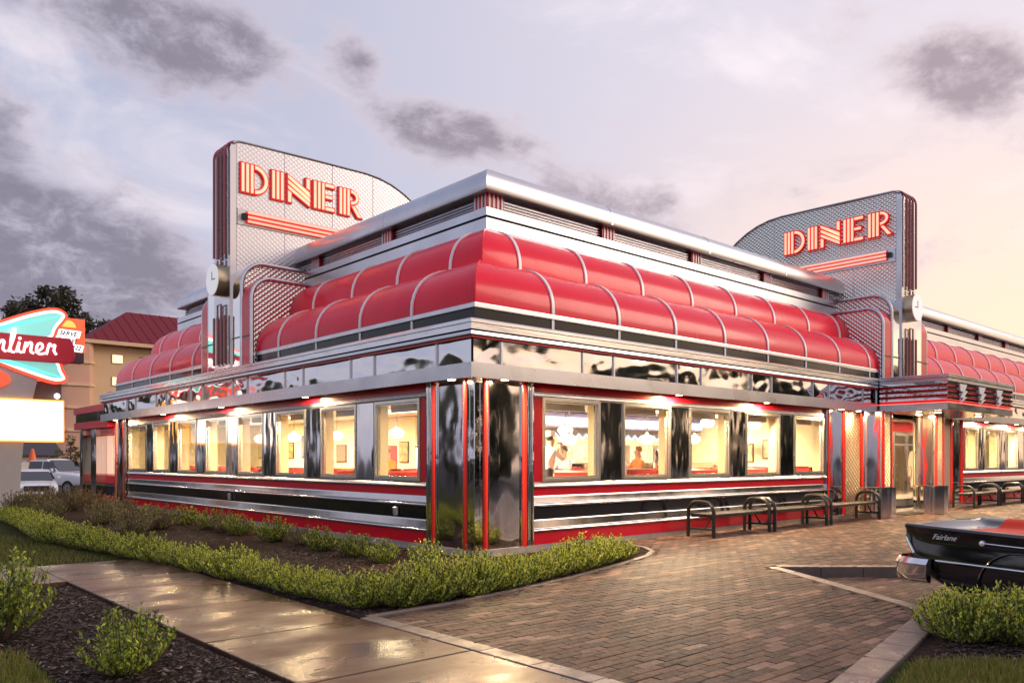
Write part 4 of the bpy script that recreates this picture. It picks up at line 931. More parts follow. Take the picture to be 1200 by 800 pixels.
S2 = thing('box_sign', 'orange red lit box sign with slanted dark lettering behind the aqua fins', 'sign', (0, PY+.75, 0))
pp('sign_post', MB().box(-3.6, -3.3, .1, .35, -.15, 5.2), 'signdark', S2)
bx = pp('sign_box', MB().box(-2.5, -1.16, 0, .5, 5.12, 6.22), 'signbox', S2, bevel=.015); pp('lower_box', MB().box(-2.4, -1.19, 0, .5, 4.78, 5.11), 'signdark', S2)
pp('sun_mark', MB().prism(arc((-1.65, 5.92), .22, 0, PI, 10), -.012, -.002, 'y'), 'amber', bx)
def textmesh(body, size, name, m, parent, loc, rx=PI/2, shear=0.0, ext=.006, ry=0.0, bold=.006):
    cu = bpy.data.curves.new(name, 'FONT'); cu.body = body; cu.size = size; cu.extrude = ext; cu.shear = shear; cu.offset = bold
    o = bpy.data.objects.new(name, cu); COL.objects.link(o)
    dg = bpy.context.evaluated_depsgraph_get(); dg.update(); me = bpy.data.meshes.new_from_object(o.evaluated_get(dg)); bpy.data.objects.remove(o); bpy.data.curves.remove(cu)
    me.materials.clear(); me.materials.append(MT[m]); o = link(name, me, parent); o.location = loc; o.rotation_euler = (rx, ry, 0); return o
for body, xx, zz, w_ in (('SERVE', -1.92, 5.66, .62), ('OGAY!', -2.02, 5.43, .56), ('222', -1.58, 5.20, .36)):
    MB().prism([(xx-.07, zz-.05), (xx+w_-.03, zz-.08), (xx+w_+.03, zz+.15), (xx-.01, zz+.18)], -.014, -.003, 'y').build('text_patch', 'signtext', bx)
    textmesh(body, .19, 'sign_lettering', 'letterdark', bx, (xx, -.022, zz), ry=.06, shear=.25)

# ---------------------------------------------------------------- foliage
def leafmat(name, c, c2, tr=.28):
    m = mat(name, c, .5, var=.6, vscale=9, col2=c2, spec=.35); t = m.node_tree; b = t.nodes['Principled BSDF']
    o = [n for n in t.nodes if n.type == 'OUTPUT_MATERIAL'][0]; a = t.nodes.new('ShaderNodeMixShader'); q = t.nodes.new('ShaderNodeBsdfTranslucent'); q.inputs[0].default_value = (*c, 1)
    a.inputs[0].default_value = tr; t.links.new(b.outputs[0], a.inputs[1]); t.links.new(q.outputs[0], a.inputs[2]); t.links.new(a.outputs[0], o.inputs[0]); return m
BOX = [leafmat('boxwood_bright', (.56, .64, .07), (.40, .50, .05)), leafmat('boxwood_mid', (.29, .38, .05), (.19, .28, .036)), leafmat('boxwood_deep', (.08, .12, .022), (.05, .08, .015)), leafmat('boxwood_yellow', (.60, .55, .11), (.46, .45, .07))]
BRO = [leafmat('shrub_russet', (.24, .155, .08), (.15, .14, .055)), leafmat('shrub_dull_green', (.13, .165, .055), (.085, .11, .035)), leafmat('shrub_pale', (.32, .27, .17), (.2, .19, .09))]
FAR = [leafmat('far_tree_olive', (.075, .075, .045), (.05, .055, .032)), leafmat('far_tree_dusk', (.11, .095, .075), (.075, .07, .05))]
DKT = [leafmat('tree_deep', (.10, .12, .07), (.07, .085, .045)), leafmat('tree_mid', (.15, .16, .10), (.11, .12, .07))]
MT['twig'] = mat('twig_bark', (.10, .07, .05), .8); MT['bark'] = mat('tree_bark', (.08, .06, .05), .9, var=.4, vscale=5, bump=.6, bscale=20)
def leaf(mb, p, d, up, l, w_):
    d = d.normalized(); s_ = d.cross(up); s_ = s_.normalized() if s_.length > 1e-4 else Vector((1, 0, 0)); n = s_.cross(d)
    mb.add([p, p+d*l*.5+s_*w_/2+n*l*.04, p+d*l, p+d*l*.5-s_*w_/2+n*l*.04], [(0, 1, 2, 3)])
def sprig_shrub(nm, rx, ry, h, stems, per, ll, mats, wts, seed, upright=.6, base=.0, foot=1.3):
    r = random.Random(seed); mb = MB(); tw = MB()
    for i in range(stems):
        a = r.uniform(0, 2*PI); q = math.sqrt(r.random()); bx_, by_ = q*rx*foot*math.cos(a), q*ry*foot*math.sin(a)
        out_ = Vector((math.cos(a)*rx*q, math.sin(a)*ry*q, 0)); hh = h*(1-.5*q**2.5)*r.uniform(.72, 1.14)
        tip = Vector((bx_, by_, 0))*.6+out_+Vector((0, 0, hh)); b0 = Vector((bx_*.5, by_*.5, 0)); mid = b0.lerp(tip, .5)+Vector((out_.x*.25, out_.y*.25, -.02))
        tw.tube([b0, mid, tip], .004, 3, cap=False)
        for j in range(per):
            t = base+(1-base)*(j+r.random())/per; p = (b0*(1-t)**2+mid*2*t*(1-t)+tip*t*t)
            az = r.uniform(0, 2*PI); el = r.uniform(-.1, 1.1)
            d = Vector((math.cos(az)*math.cos(el), math.sin(az)*math.cos(el), math.sin(el)*.8+upright))
            w2 = list(wts); 
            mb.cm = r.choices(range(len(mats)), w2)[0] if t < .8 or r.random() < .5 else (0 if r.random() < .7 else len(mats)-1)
            leaf(mb, p, d, Vector((r.uniform(-1, 1), r.uniform(-1, 1), 1)), ll*r.uniform(.7, 1.25), ll*r.uniform(.4, .62))
    return mb.mesh(nm, mats, fix=False), tw.mesh('stems', 'twig', fix=False)
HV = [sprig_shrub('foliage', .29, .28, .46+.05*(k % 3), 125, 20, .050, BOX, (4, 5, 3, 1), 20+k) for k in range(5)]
def shrub(nm, label, cat, loc, rz, sc, var, group=None):
    o = thing(nm, label, cat, loc, rz, group); o.scale = sc if isinstance(sc, tuple) else (sc, sc, sc)
    link('foliage', var[0], o); link('stem', var[1], o); return o
rr = random.Random(5)
def along(pts, step):
    res = []; carry = 0
    for i in range(len(pts)-1):
        a, b_ = Vector(pts[i]), Vector(pts[i+1]); L_ = (b_-a).length; t = carry
        while t < L_: res.append(a.lerp(b_, t/L_)); t += step
        carry = t-L_
    return res
hl = along([(-3.72, -2.6), (-3.85, -1.0), (-3.95, 1.5), (-4.2, 4.2), (-4.55, 7.2), (-4.3, 11), (-4.1, 14.5)], .50)
hr = along([(-3.35, -2.82), (-2.6, -2.78), (-1.8, -2.62), (-.6, -2.34), (.8, -1.95), (1.95, -1.56)], .50)
for i_, p in enumerate(hl):
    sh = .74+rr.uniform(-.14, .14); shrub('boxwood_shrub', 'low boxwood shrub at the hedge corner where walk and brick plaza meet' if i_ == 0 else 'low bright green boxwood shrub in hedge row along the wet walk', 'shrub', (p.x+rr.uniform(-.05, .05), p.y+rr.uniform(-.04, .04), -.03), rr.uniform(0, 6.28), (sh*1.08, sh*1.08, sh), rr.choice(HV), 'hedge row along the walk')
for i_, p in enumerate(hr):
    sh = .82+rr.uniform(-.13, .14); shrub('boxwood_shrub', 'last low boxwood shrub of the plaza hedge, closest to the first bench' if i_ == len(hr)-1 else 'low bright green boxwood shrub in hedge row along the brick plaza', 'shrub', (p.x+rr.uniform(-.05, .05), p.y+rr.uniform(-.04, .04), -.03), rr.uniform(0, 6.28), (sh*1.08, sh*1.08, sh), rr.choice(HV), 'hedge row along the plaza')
for i, p in enumerate(along([(-.45, -7.62), (-.12, -7.95), (.05, -8.5), (.25, -9.6)], .46)):
    for k_ in ((-.12, -.02), (.22, .12)):
        shrub('boxwood_shrub', 'green boxwood shrub beside the parked black car', 'shrub', (p.x+k_[0]+rr.uniform(-.04, .04), p.y+k_[1], -.03), rr.uniform(0, 6.28), .84+rr.uniform(-.08, .08), rr.choice(HV), 'shrubs beside the black car')
# smaller shrubs set in the mulch against the diner
SM = [sprig_shrub('foliage', .24, .24, .44, 80, 18, .046, [BOX[1], BOX[2], BOX[0]], (4, 4, 2), 40+k, foot=.85) for k in range(3)]
SB = [sprig_shrub('foliage', .30, .30, .52, 75, 17, .05, BRO, (3, 4, 2), 50+k, foot=.85) for k in range(3)]
for x, y, s_ in ((-1.4, 2.61, .95), (-1.4, 1.42, .95), (-1.5, .47, .85), (-1.35, -.5, .95), (-1.3, 4.72, 1.1), (-1.25, 6.5, 1.0), (-1.15, 8.3, 1.05), (-1.15, 10.0, 1.1), (-1.3, 12.0, 1.0)):
    shrub('bed_shrub', 'small dark green shrub standing alone in mulch by the red kick panel', 'shrub', (x, y, -.03), rr.uniform(0, 6), s_, rr.choice(SM), 'green shrubs along the diner foot')
for x, y, s_ in ((-2.95, 7.9, 1.15), (-2.05, 9.1, 1.1), (-1.2, 3.7, .75), (-1.2, 7.4, .9), (-2.6, 11.5, 1.2), (-1.6, 13.6, 1.2), (-3.2, 14.2, 1.1), (-3.6, 16.3, 1.3), (-1.9, 17.8, 1.3), (-.9, 18.6, 1.1), (-2.9, 18.0, 1.1), (-5.2, 16.8, 1.4), (-4.6, 17.9, 1.3), (-.9, 20.6, 1.3), (-1.9, 20.9, 1.3)):
    shrub('bed_shrub', 'small russet and grey green shrub in the dark mulch bed', 'shrub', (x, y, -.03), rr.uniform(0, 6), s_, rr.choice(SB), 'russet shrubs in the bed')
BIG = sprig_shrub('foliage', .50, .50, .92, 120, 26, .062, [BOX[1], BOX[2], BRO[2], BOX[0]], (5, 5, 1, 2), 71, .3, .25, .5)
MED = sprig_shrub('foliage', .40, .36, .66, 90, 22, .062, [BOX[1], BOX[0], BOX[3], BOX[2]], (4, 4, 1, 3), 72, .3, .02, .9)
shrub('leafy_shrub', 'taller leafy shrub with bare lower stems beside the walk corner', 'shrub', (-7.0, -1.85, -.03), .4, (.72, .72, .86), BIG)
shrub('leafy_shrub', 'loose light green shrub alone in mulch beside the wet walk slabs', 'shrub', (-6.50, -3.78, -.03), 1.2, (.66, .66, .74), MED)
TUF = sprig_shrub('foliage', .22, .22, .5, 40, 6, .22, [BRO[2], BOX[1]], (3, 2), 80, 2.2, .0)
shrub('leafy_shrub', 'grey green shrub standing in front of the pylon foot', 'shrub', (-3.3, 16.0, -.03), .3, 1.5, SB[0])

# bark chips, grass: nobody could count these
ch = MB(); r = random.Random(9)
def chip(x, y):
    ch.cm = r.choices((0, 1, 2), (6, 3, .45))[0]
    a = r.uniform(0, PI); l, w_ = r.uniform(.02, .06), r.uniform(.008, .022); t = Vector((math.cos(a), math.sin(a), r.uniform(-.35, .35))).normalized()*l/2; n = Vector((-math.sin(a), math.cos(a), r.uniform(-.5, .5)))*w_/2; c_ = Vector((x, y, -.022+r.uniform(0, .014)))
    ch.add([c_-t-n, c_+t-n, c_+t+n, c_-t+n], [(0, 1, 2, 3)])
mb1 = [(-5.74, 1.3), (-8.5, 1.3), (-8.5, -1.0), (-7.4, -2.0), (-6.95, -3.2), (-7.2, -7), (-5.74, -7)]
for i in range(15000):
    x, y = r.uniform(-8.5, -5.78), r.uniform(-7, 1.3)
    if inside((x, y), mb1): chip(x, y)
bedp = BEDF + [(.0, .0), (.0, 16), (-4.1, 16)]
for i in range(16000):
    x, y = r.uniform(-4.1, 3), r.uniform(-3.1, 14)**1 if r.random() < .5 else r.uniform(-3.1, 3)
    if inside((x, y), bedp): chip(x, y)
for i in range(5000):
    x, y = r.uniform(-1.6, 1.0), r.uniform(-10, -7.3)
    if inside((x, y), [(.6, -7.25), (-1.7, -7.7), (-1.2, -8.1), (-.6, -10), (1, -10)]): chip(x, y)
tag(ch.build('bark_chips', [mat('bark_chip_dark', (.028, .018, .015), .8), mat('bark_chip_brown', (.075, .045, .032), .75), mat('bark_chip_pale', (.24, .18, .15), .7)], fix=False), 'shredded dark bark mulch chips in the beds', 'mulch', kind='stuff')
def grass(polys, label, mats):
    gm = MB()
    for poly, n, h0, h1 in polys:
        xs = [p[0] for p in poly]; ys_ = [p[1] for p in poly]; k = 0
        while k < n:
            x, y = r.uniform(min(xs), max(xs)), r.uniform(min(ys_), max(ys_))
            if not inside((x, y), poly): continue
            k += 1; gm.cm = r.choices((0, 1, 2), (4, 4, 2))[0]; h = r.uniform(h0, h1); a = r.uniform(0, 2*PI); w_ = .0035; s_ = Vector((math.cos(a), math.sin(a), 0))*w_; ln = Vector((r.uniform(-1, 1), r.uniform(-1, 1), 0))*h*.45; b0 = Vector((x, y, -.035))
            gm.add([b0-s_, b0+s_, b0+ln*.4+Vector((0, 0, h*.62))+s_*.7, b0+ln+Vector((0, 0, h)), b0+ln*.4+Vector((0, 0, h*.62))-s_*.7], [(0, 1, 2, 3, 4)])
    return tag(gm.build('grass', mats, fix=False), label, 'grass', kind='stuff')
GM = [leafmat('grass_green', (.17, .21, .035), (.12, .16, .026)), leafmat('grass_olive', (.23, .23, .05), (.16, .16, .035)), leafmat('grass_straw', (.34, .26, .11), (.26, .19, .08))]
grass([([(-7.0, -2.9), (-7.5, -2.05), (-9.0, -1.1), (-9, -6), (-7.15, -6)], 15000, .07, .16)], 'rough grass at the edge of the mulch by the walk', GM)
grass([([(-1.78, -7.7), (-3.6, -8.05), (-4.0, -9.2), (-.7, -9.6), (-1.22, -8.12)], 15000, .05, .11)], 'short green grass beside the plaza border stones', GM)
grass([([(-4.6, 3.6), (-5.0, 9.0), (-6.0, 16), (-11, 16), (-11, 3.6)], 26000, .04, .10)], 'olive lawn beyond the wet walk', GM)

# ---------------------------------------------------------------- trees
def tree(nm, label, loc, h, cr_, seed, mats, leaves=5200, ls=.34, trunk=.22, group=None, clumps=26, low=.35):
    r = random.Random(seed); o = thing(nm, label, 'tree', loc, 0, group); tk = MB(); lf = MB()
    top = Vector((r.uniform(-.3, .3), r.uniform(-.3, .3), h*.8)); tk.tube([(0, 0, 0), (.05, .03, h*.25), top*.65, top], trunk*h/8, 8, taper=[1, .78, .5, .15])
    cs = []
    for i in range(clumps):
        a = r.uniform(0, 2*PI); z = h*r.uniform(low, .96); k = math.sin(PI*min(1, max(.08, (z/h-low+.12)/(1.12-low)))); q = cr_*k*math.sqrt(r.uniform(.15, 1)); c_ = Vector((q*math.cos(a), q*math.sin(a), z)); cs.append((c_, cr_*r.uniform(.16, .36)))
        st = Vector((0, 0, z*r.uniform(.45, .8))); tk.tube([st, st.lerp(c_, .5)+Vector((0, 0, .15)), c_], .05*h/8, 5, taper=[1, .6, .2], cap=False)
    for i in range(leaves):
        c_, q = r.choice(cs); d = Vector((r.gauss(0, 1), r.gauss(0, 1), r.gauss(0, .75))); d = d.normalized()*q*r.random()**.45; p = c_+d
        lf.cm = 0 if r.random() < .55 else 1; lf.cm = min(lf.cm, len(mats)-1)
        leaf(lf, p, Vector((r.uniform(-1, 1), r.uniform(-1, 1), r.uniform(-.6, .6))), Vector((r.uniform(-1, 1), r.uniform(-1, 1), 1)), ls*r.uniform(.6, 1.3), ls*r.uniform(.35, .6))
    tk.build('trunk', 'bark', o, smooth=True); lf.build('crown', mats, o, fix=False); return o
tree('tree', 'broad dark tree rising behind the pylon sign', (22.0, 132, -.3), 29.0, 6.6, 3, FAR, 5200, 1.0, .3, None, 40, .60)
tree('tree', 'lower dark tree showing just over the hotel roof', (29.5, 126, -.3), 24.5, 3.6, 4, FAR, 1800, .95, .3, None, 18, .62)
tree('tree', 'thin young tree before the hotel wall', (5.0, 47.5, -.32), 3.4, 1.15, 8, BRO[:2], 900, .22, .16, None, 18, .3)
proto = tree('tree', 'dark street tree mirrored in the polished corner panels', (14, -30, -.15), 7.4, 3.8, 11, DKT, 9000, .55, .22, 'street trees opposite the diner', 42, .10)
for x, y, s_ in ((22, -27, 1.1), (30, -24, .95), (6, -34, 1.1), (39, -27, 1.2), (18, -37, 1.3), (-30, 19, 1.0), (-33, -2, 1.1), (-29, 38, 1.2), (48, -22, 1.1), (26, -40, 1.4), (37, -17, 1.0), (44, -15, .9), (53, -16, 1.1), (61, -20, 1.2), (70, -18, 1.2), (-18, 42, 1.0), (-12, 50, .9), (-10, 62, 1.2)):
    dup(proto, (x, y, -.15), s_*3, sc=s_*(1.0 if x > 0 else .82))

# ---------------------------------------------------------------- hotel and shed far left
H = thing('hotel_building', 'tan four storey hotel with crimson hipped roof behind the pylon sign', 'building', (0, 0, -.32))
MT['stucco'] = mat('tan_stucco', (.70, .42, .30), .8, var=.1, vscale=.4, spec=.1); MT['stucco2'] = mat('buff_stucco', (.74, .53, .33), .8, var=.1, vscale=.4, spec=.1); MT['roofm'] = mat('crimson_metal_roof', (.17, .018, .028), .6, spec=.12)
def hp(nm, mb, m, parent=None, **k): return mb.build(nm, m, parent or H, **k)
hp('wall', MB().box(19.6, 62, 100, 116, 0, 16.7), 'stucco2'); hp('stair_tower', MB().prism([(14.2, 101), (15.0, 99.4), (16.6, 98.6), (19.0, 98.6), (19.6, 99.2), (19.6, 104), (14.2, 104)], 0, 16.4), 'stucco', smooth=True)
rf = MB(); e = 1.0
rf.add([(18.6, 98.6, 16.75), (63, 98.6, 16.75), (63, 117.4, 16.75), (18.6, 117.4, 16.75), (26, 108, 22.2), (56, 108, 22.2)], [(0, 1, 5, 4), (1, 2, 5), (2, 3, 4, 5), (3, 0, 4), (0, 3, 2, 1)])
R_ = hp('roof', rf, 'roofm')
for k in range(30):
    x = 20+k*1.3; t_ = min(1, (x-18.6)/7.4)
    hp('roof_seam', MB().add([(x-.05, 98.55, 16.8), (x+.05, 98.55, 16.8), (x+.05, 98.6+9.4*t_, 16.85+5.45*t_), (x-.05, 98.6+9.4*t_, 16.85+5.45*t_)], [(0, 1, 2, 3)]), 'roofm', R_)
hp('eave', MB().box(18.4, 63, 98.4, 98.9, 16.3, 16.74), 'stucco2')
for z in (5.3, 8.1, 10.9, 13.7): hp('string_course', MB().prism([(14.0, 101), (14.85, 99.25), (16.5, 98.4), (19.05, 98.4), (19.75, 99.1), (19.75, 99.9), (14.0, 104)], z, z+.28), 'stucco2')
MT['litwin'] = mat('lit_hotel_window', (.9, .75, .45), .4, emis=(1, .78, .42), es=.95); MT['dimwin'] = mat('dim_hotel_window', (.10, .10, .12), .2)
for z in (3.0, 5.75, 8.5, 11.25, 14.1):
    for k, x in enumerate((21.9, 25.4, 28.9, 32.4, 36)):
        wn = hp('window', MB().box(x, x+1.35, 99.9, 99.99, z, z+1.15), 'stucco'); hp('pane', MB().box(x+.08, x+1.27, 99.86, 99.895, z+.08, z+1.07), 'litwin' if k == 0 and z > 8 else 'dimwin', wn)
G = thing('shed_building', 'low cream shed with dark roof beyond the parked cars', 'building', (0, 0, -.32))
MB().box(-4, 10.4, 75, 80, 0, 2.3).build('wall', mat('cream_block', (.55, .47, .38), .8), G); MB().add([(-4.5, 74.5, 2.25), (10.8, 74.5, 2.25), (10.8, 80.5, 2.25), (-4.5, 80.5, 2.25), (-4, 77.5, 3.9), (10.4, 77.5, 3.9)], [(0, 1, 5, 4), (1, 2, 5), (2, 3, 4, 5), (3, 0, 4), (0, 3, 2, 1)]).build('roof', mat('dark_shingle', (.05, .04, .055), .7), G)
# ---------------------------------------------------------------- vehicles
MT['tyre'] = mat('tyre_rubber', (.015, .015, .016), .8); MT['rim'] = mat('alloy_rim', (.55, .55, .57), .3, .9); MT['headlamp'] = mat('headlamp_lens', (.75, .76, .8), .1, coat=.8); MT['grille'] = mat('dark_grille', (.03, .03, .035), .3)
def loft(secs, caps=True):
    mb = MB(); n = len(secs[0]); vs = [p for s_ in secs for p in s_]
    fs = [(i*n+j, i*n+(j+1) % n, (i+1)*n+(j+1) % n, (i+1)*n+j) for i in range(len(secs)-1) for j in range(n)]
    if caps: fs += [tuple(range(n))[::-1], tuple(range((len(secs)-1)*n, len(secs)*n))]
    return mb.add(vs, fs)
def subd(o, lv=2):
    m = o.modifiers.new('smooth', 'SUBSURF'); m.levels = lv; m.render_levels = lv; return o
def wheel(parent, x, y, r, white=False):
    sg = 1 if y > 0 else -1
    def ring_(prof, n=24): return MB().lathe(prof, n)
    t = ring_([(r*.6, -.09), (r*.92, -.1), (r, -.06), (r, .06), (r*.92, .1), (r*.6, .09)]).build('wheel', 'tyre', parent, smooth=True)
    t.location = (x, y, r); t.rotation_euler = (-sg*PI/2, 0, 0)
    ring_([(0, .07), (r*.3, .105), (r*.5, .085), (r*.64, .095), (r*.64, .0), (0, .0)]).build('hub', 'rim', t, smooth=True)
    if white: ring_([(r*.66, .104), (r*.86, .106), (r*.86, .09), (r*.66, .09)]).build('whitewall', 'white', t)
def carsec(x, hw, zb, zm, zt, crown=.04, tuck=.06):
    h = [(hw-tuck, zb), (hw, zb+.12), (hw+.01, zm), (hw-.02, zt-.03), (hw-.12, zt+.005), (hw*.45, zt+crown)]
    return [(x, a, b_) for a, b_ in h] + [(x, -a, b_) for a, b_ in h[::-1]]
def vehicle(nm, label, cat, loc, rz, paint, kind):
    V = thing(nm, label, cat, loc, rz)
    if kind == 'pickup':
        body = [carsec(x, hw, zb, .75, zt) for x, hw, zb, zt in ((-2.85, .93, .55, 1.22), (-2.8, .97, .45, 1.25), (-1.2, .99, .42, 1.25), (-.9, .99, .4, 1.25), (.9, .99, .4, 1.22), (1.3, .99, .42, 1.20), (2.4, .97, .42, 1.12), (2.8, .93, .45, 1.05), (2.88, .84, .5, .95))]
        cab = [(-1.15, .84, 1.2, .74, 1.28), (-1.0, .86, 1.2, .72, 1.84), (.2, .87, 1.2, .73, 1.90), (1.15, .86, 1.18, .80, 1.24)]; wb = (-1.85, 1.95); wr = .40; ws = ((.3, 1.86), (1.12, 1.26)); sw = ((-.95, -.05), (.05, .75))
    else:
        body = [carsec(x, hw, zb, .55, zt) for x, hw, zb, zt in ((-2.3, .78, .42, .86), (-2.22, .88, .3, .94), (-1.2, .92, .24, .96), (.4, .92, .24, .92), (1.2, .91, .24, .86), (2.0, .88, .26, .74), (2.32, .78, .34, .62))]
        cab = [(-1.85, .72, .92, .5, .95), (-1.0, .80, .92, .60, 1.36), (-.1, .81, .92, .62, 1.42), (.35, .81, .92, .60, 1.36), (1.2, .80, .86, .70, .90)]; wb = (-1.35, 1.4); wr = .32; ws = ((.42, 1.33), (1.15, .93)); sw = ((-.95, -.15), (-.05, .62))
    b_ = subd(loft(body).build('body', paint, V, smooth=True), 2)
    c_ = loft([[(x, a, z0), (x, bb, z1), (x, bb*.5, z1+.03), (x, -bb*.5, z1+.03), (x, -bb, z1), (x, -a, z0)] for x, a, z0, bb, z1 in cab]).build('cabin', paint, V, bevel=.02)
    (xt, zt), (xb, zb) = ws
    wq = .63 if kind != 'pickup' else .70
    MB().add([(xt+.05, -wq+.05, zt), (xt+.05, wq-.05, zt), (xb+.04, wq+.08, zb), (xb+.04, -wq-.08, zb), (xt+.07, -wq+.05, zt+.005), (xt+.07, wq-.05, zt+.005), (xb+.07, wq+.08, zb+.01), (xb+.07, -wq-.08, zb+.01)], [(0, 1, 2, 3), (4, 5, 6, 7), (0, 1, 5, 4), (1, 2, 6, 5), (2, 3, 7, 6), (3, 0, 4, 7)]).build('windshield', 'carwin', V)
    for sg in (1, -1):
        for k, (a0, a1) in enumerate(sw):
            z0, z1 = (1.27, 1.78) if kind == 'pickup' else (.97, 1.30); y0, y1 = (.875, .765) if kind == 'pickup' else (.825, .665)
            d_ = .22 if k == 1 else 0
            MB().add([(a0, sg*y0, z0), (a1+d_, sg*y0, z0), (a1, sg*y1, z1), (a0, sg*y1, z1), (a0, sg*(y0-.03), z0), (a1+d_, sg*(y0-.03), z0), (a1, sg*(y1-.03), z1), (a0, sg*(y1-.03), z1)], [(0, 1, 2, 3), (4, 5, 6, 7), (0, 1, 5, 4), (1, 2, 6, 5), (2, 3, 7, 6), (3, 0, 4, 7)]).build('side_window', 'carwin', V)
        fx, fz = body[-1][0][0], (.84 if kind == 'pickup' else .62)
        MB().sphere((fx-.08, sg*(.70 if kind == 'pickup' else .62), fz), .09, .17, .09, 10, 8).build('headlight', 'headlamp', V, smooth=True)
        for x in wb: wheel(V, x, sg*(.90 if kind == 'pickup' else .82), wr)
        MB().box(.75, .9, sg*.95-.06, sg*.95+.08 if sg > 0 else sg*.95+.06, 1.0 if kind != 'pickup' else 1.25, 1.12 if kind != 'pickup' else 1.42).build('mirror', paint, V, bevel=.02)
    MB().box(fx-.06, fx+.03, -.5, .5, fz-.14, fz+.1).build('grille', 'grille', V, bevel=.02); MB().box(fx-.1, fx+.08, -.75, .75, fz-.34, fz-.2).build('bumper', 'chrome' if kind == 'pickup' else paint, V, bevel=.03)
    return V
MT['carwin'] = mat('dark_car_glass', (.02, .022, .028), .05, coat=.5)
MT['pwhite'] = mat('white_car_paint', (.72, .72, .75), .25, coat=.7); MT['ptan'] = mat('tan_car_paint', (.55, .42, .25), .3, coat=.6); MT['pdark'] = mat('dark_car_paint', (.03, .03, .035), .2, coat=.8)
vehicle('parked_sedan', 'white sedan parked nose out behind the pylon sign', 'car', (.1, 33.0, -.32), -PI/2-.15, 'pwhite', 'sedan')
vehicle('parked_pickup', 'white pickup truck parked beyond the white sedan', 'pickup', (2.3, 39.0, -.32), -PI/2+.5, 'pwhite', 'pickup')
vehicle('parked_sedan', 'tan car parked farther off before the low shed', 'car', (6.0, 60.5, -.32), .25, 'ptan', 'sedan').scale = (1.1, 1.1, 1.22)
vehicle('parked_pickup', 'dark pickup parked on the street and mirrored in the corner panel', 'pickup', (9.5, -17.5, -.15), PI*.62, 'pdark', 'pickup')
cn_ = thing('traffic_cone', 'orange cone standing on the roof of the tan car', 'cone', (5.35, 60.3, 1.42))
MB().lathe([(.33, 0), (.30, .06), (.10, .95), (.05, .98)], 14).build('cone', mat('orange_plastic', (.75, .13, .03), .5), cn_, smooth=True); MB().box(-.36, .36, -.36, .36, -.02, .03).build('base', mat('orange_plastic', (.6, .1, .03), .5), cn_)

# the old finned convertible, parked tail first on the lowered court
CAR = thing('vintage_convertible', 'black finned vintage convertible with red deck and chrome bumper at the right', 'car', (2.18, -6.62, -.14), -PI/2-.17)
MT['carblack'] = mat('black_car_lacquer', (.006, .006, .008), .08, coat=1.0); MT['carred'] = mat('red_deck_surface', (.60, .045, .02), .5, spec=.1); MT['scriptchrome'] = mat('chrome_script', (.85, .85, .88), .3, .4)
def fsec(x, hw, zb, zs, zc, zf, zd, fw=.16, tilt=0.0):  # sill, shoulder, crease, fin top, deck
    h = [(hw-.10, zb), (hw-.01, zb+.06), (hw, zs), (hw-.035, zc), (hw+.01+tilt, zf-.03), (hw-.02+tilt, zf), (hw-fw, zf-.03), (hw-fw-.06, zd), (hw*.4, zd+.035)]
    return [(x, a, b_) for a, b_ in h] + [(x, -a, b_) for a, b_ in h[::-1]]
st = [fsec(*q) for q in ((-.14, .90, .88, .90, .93, 1.00, .98, .10, .02), (-.10, .92, .80, .84, .90, 1.005, .93, .14, .02), (.00, .94, .62, .74, .88, 1.005, .87, .18, .02), (.10, .95, .38, .66, .86, 1.00, .86, .20, .015), (.5, .97, .19, .62, .84, .985, .87, .20), (1.2, .98, .16, .60, .82, .965, .88, .18), (1.9, .98, .16, .60, .80, .95, .88, .15), (3.2, .98, .16, .60, .78, .93, .89, .12), (3.9, .97, .26, .60, .78, .92, .91, .2), (4.8, .95, .28, .60, .76, .90, .90, .22), (5.25, .90, .36, .58, .72, .86, .86, .25))]
lb = loft(st).build('body', ['carblack', 'carred'], CAR, smooth=True)
n_ = 18
for pl in lb.data.polygons:
    vi = [v % n_ for v in pl.vertices]
    if len(vi) == 4 and True and max(vi) <= 12 and min(vi) >= 5 and pl.center.x > .15: pl.material_index = 1  # deck faces get the matt red surface
subd(lb, 2)
MB().box(1.55, 3.35, -.74, .74, .55, .90).build('cockpit', mat('red_upholstery', (.40, .02, .03), .4), CAR, bevel=.03)
for x in (1.75, 2.7): MB().box(x, x+.16, -.70, .70, .6, 1.0).build('seat_back', mat('red_upholstery', (.42, .015, .04), .4), CAR, bevel=.05)
MB().add([(3.45, -.72, .9), (3.45, .72, .9), (3.1, .62, 1.38), (3.1, -.62, 1.38), (3.47, -.72, .9), (3.47, .72, .9), (3.12, .62, 1.385), (3.12, -.62, 1.385)], [(0, 1, 2, 3), (4, 5, 6, 7), (0, 1, 5, 4), (1, 2, 6, 5), (2, 3, 7, 6), (3, 0, 4, 7)]).build('windshield', 'carglass', CAR)
MB().tube([(3.46, -.74, .9), (3.1, -.64, 1.39), (3.1, .64, 1.39), (3.46, .74, .9)], .02, 8).build('windshield_frame', 'chrome', CAR, smooth=True)
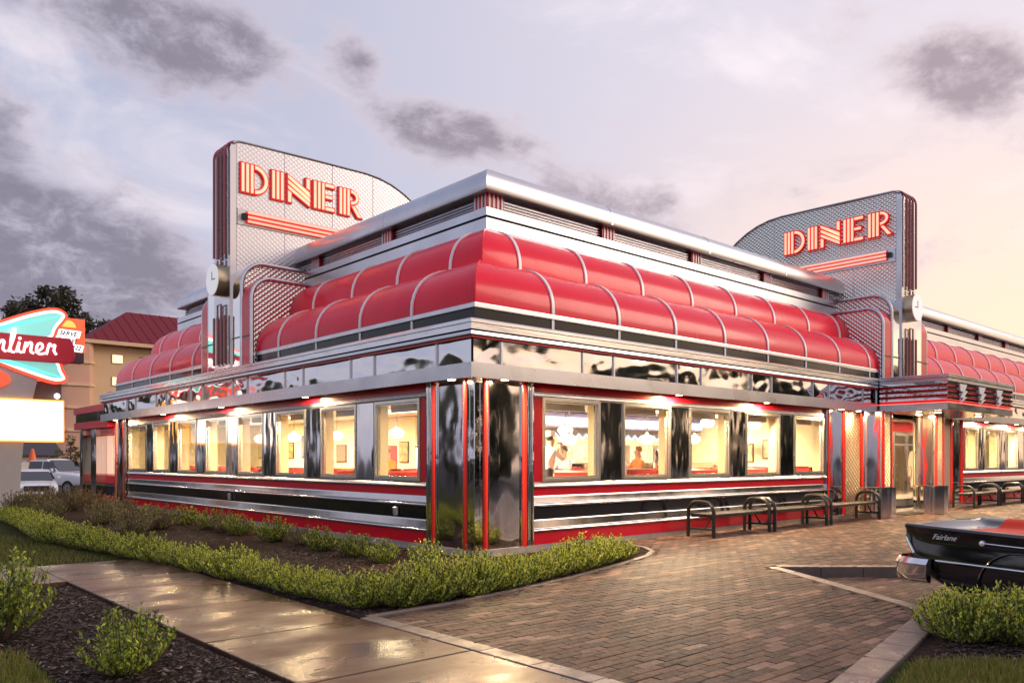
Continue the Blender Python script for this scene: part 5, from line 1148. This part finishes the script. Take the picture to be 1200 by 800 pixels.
for sg in (1, -1):
    # wrap-round bumper end, tail lamp, side spear, script
    sec = []
    for x, y in ((-.28, .0), (-.28, .55), (-.25, .78), (-.16, .93), (.02, 1.0), (.24, 1.01)):
        nx_ = [(-.0, .20), (-.05, .23), (-.07, .30), (-.055, .38), (-.065, .41), (-.02, .47), (.03, .47), (.03, .20)]
        k = min(1, y/1.0); dx, dy = (-(1-k**3), k**3)
        sec.append([(x+abs(a)*dx*(1 if a < 0 else -1), sg*(y+abs(a)*dy*(1 if a < 0 else -1)), z+.14) for a, z in nx_])
    bo = loft(sec).build('bumper', 'chrome', CAR, smooth=True)
    tl = MB(); tl.lathe([(.0, .0), (.13, .0), (.15, .03), (.14, .08), (.10, .12), (.0, .14)], 20)
    t_ = tl.build('tail_lamp', mat('tail_lamp_lens', (.45, .01, .01), .1, coat=1), CAR, smooth=True); t_.location = (.02, sg*.74, .72); t_.rotation_euler = (0, -PI/2, 0)
    MB().lathe([(.13, .0), (.175, .0), (.175, .05), (.15, .06)], 20).build('lamp_ring', 'chrome', t_, smooth=True)
    MB().tube([(-.06, sg*.965, .84), (-.02, sg*.955, .74), (.03, sg*.965, .66)], .018, 8).build('tail_trim', 'chrome', CAR, smooth=True)
    MB().tube([(.30, sg*.985, .60), (1.2, sg*.995, .585), (3.0, sg*.99, .56), (5.0, sg*.955, .55)], .014, 8).build('side_spear', 'chrome', CAR, smooth=True)
    MB().tube([(.80, sg*.965, .835), (1.1, sg*.97, .825), (1.9, sg*.972, .81)], .008, 6).build('side_trim', 'chrome', CAR, smooth=True)
    for x in (1.18, 4.28):
        wheel(CAR, x, sg*.84, .35, True)
        aa = MB().tube([(x+.42*math.cos(q), sg*.985, .36+.40*math.sin(q)) for q in [PI*i/14 for i in range(15)]], .009, 6).build('arch_trim', 'carblack', CAR, smooth=True)
    em = MB().lathe([(.0, .0), (.032, .0), (.028, .016), (.0, .025)], 16).build('emblem', 'scriptchrome', CAR, smooth=True); em.location = (.80, sg*.965, .835); em.rotation_euler = (-sg*PI/2, 0, 0)
    MB().sphere((5.2, sg*.68, .74), .1, .12, .1, 12, 8).build('headlight', 'headlamp', CAR, smooth=True)
sc2 = textmesh('Fairlane', .085, 'script_lettering', 'scriptchrome', CAR, (.26, -.985, .84), PI/2, .45, .004, bold=.0)
MB().sphere((.85, .35, .93), .17, .14, .10, 14, 8).build('deck_dome', 'chrome', CAR, smooth=True)
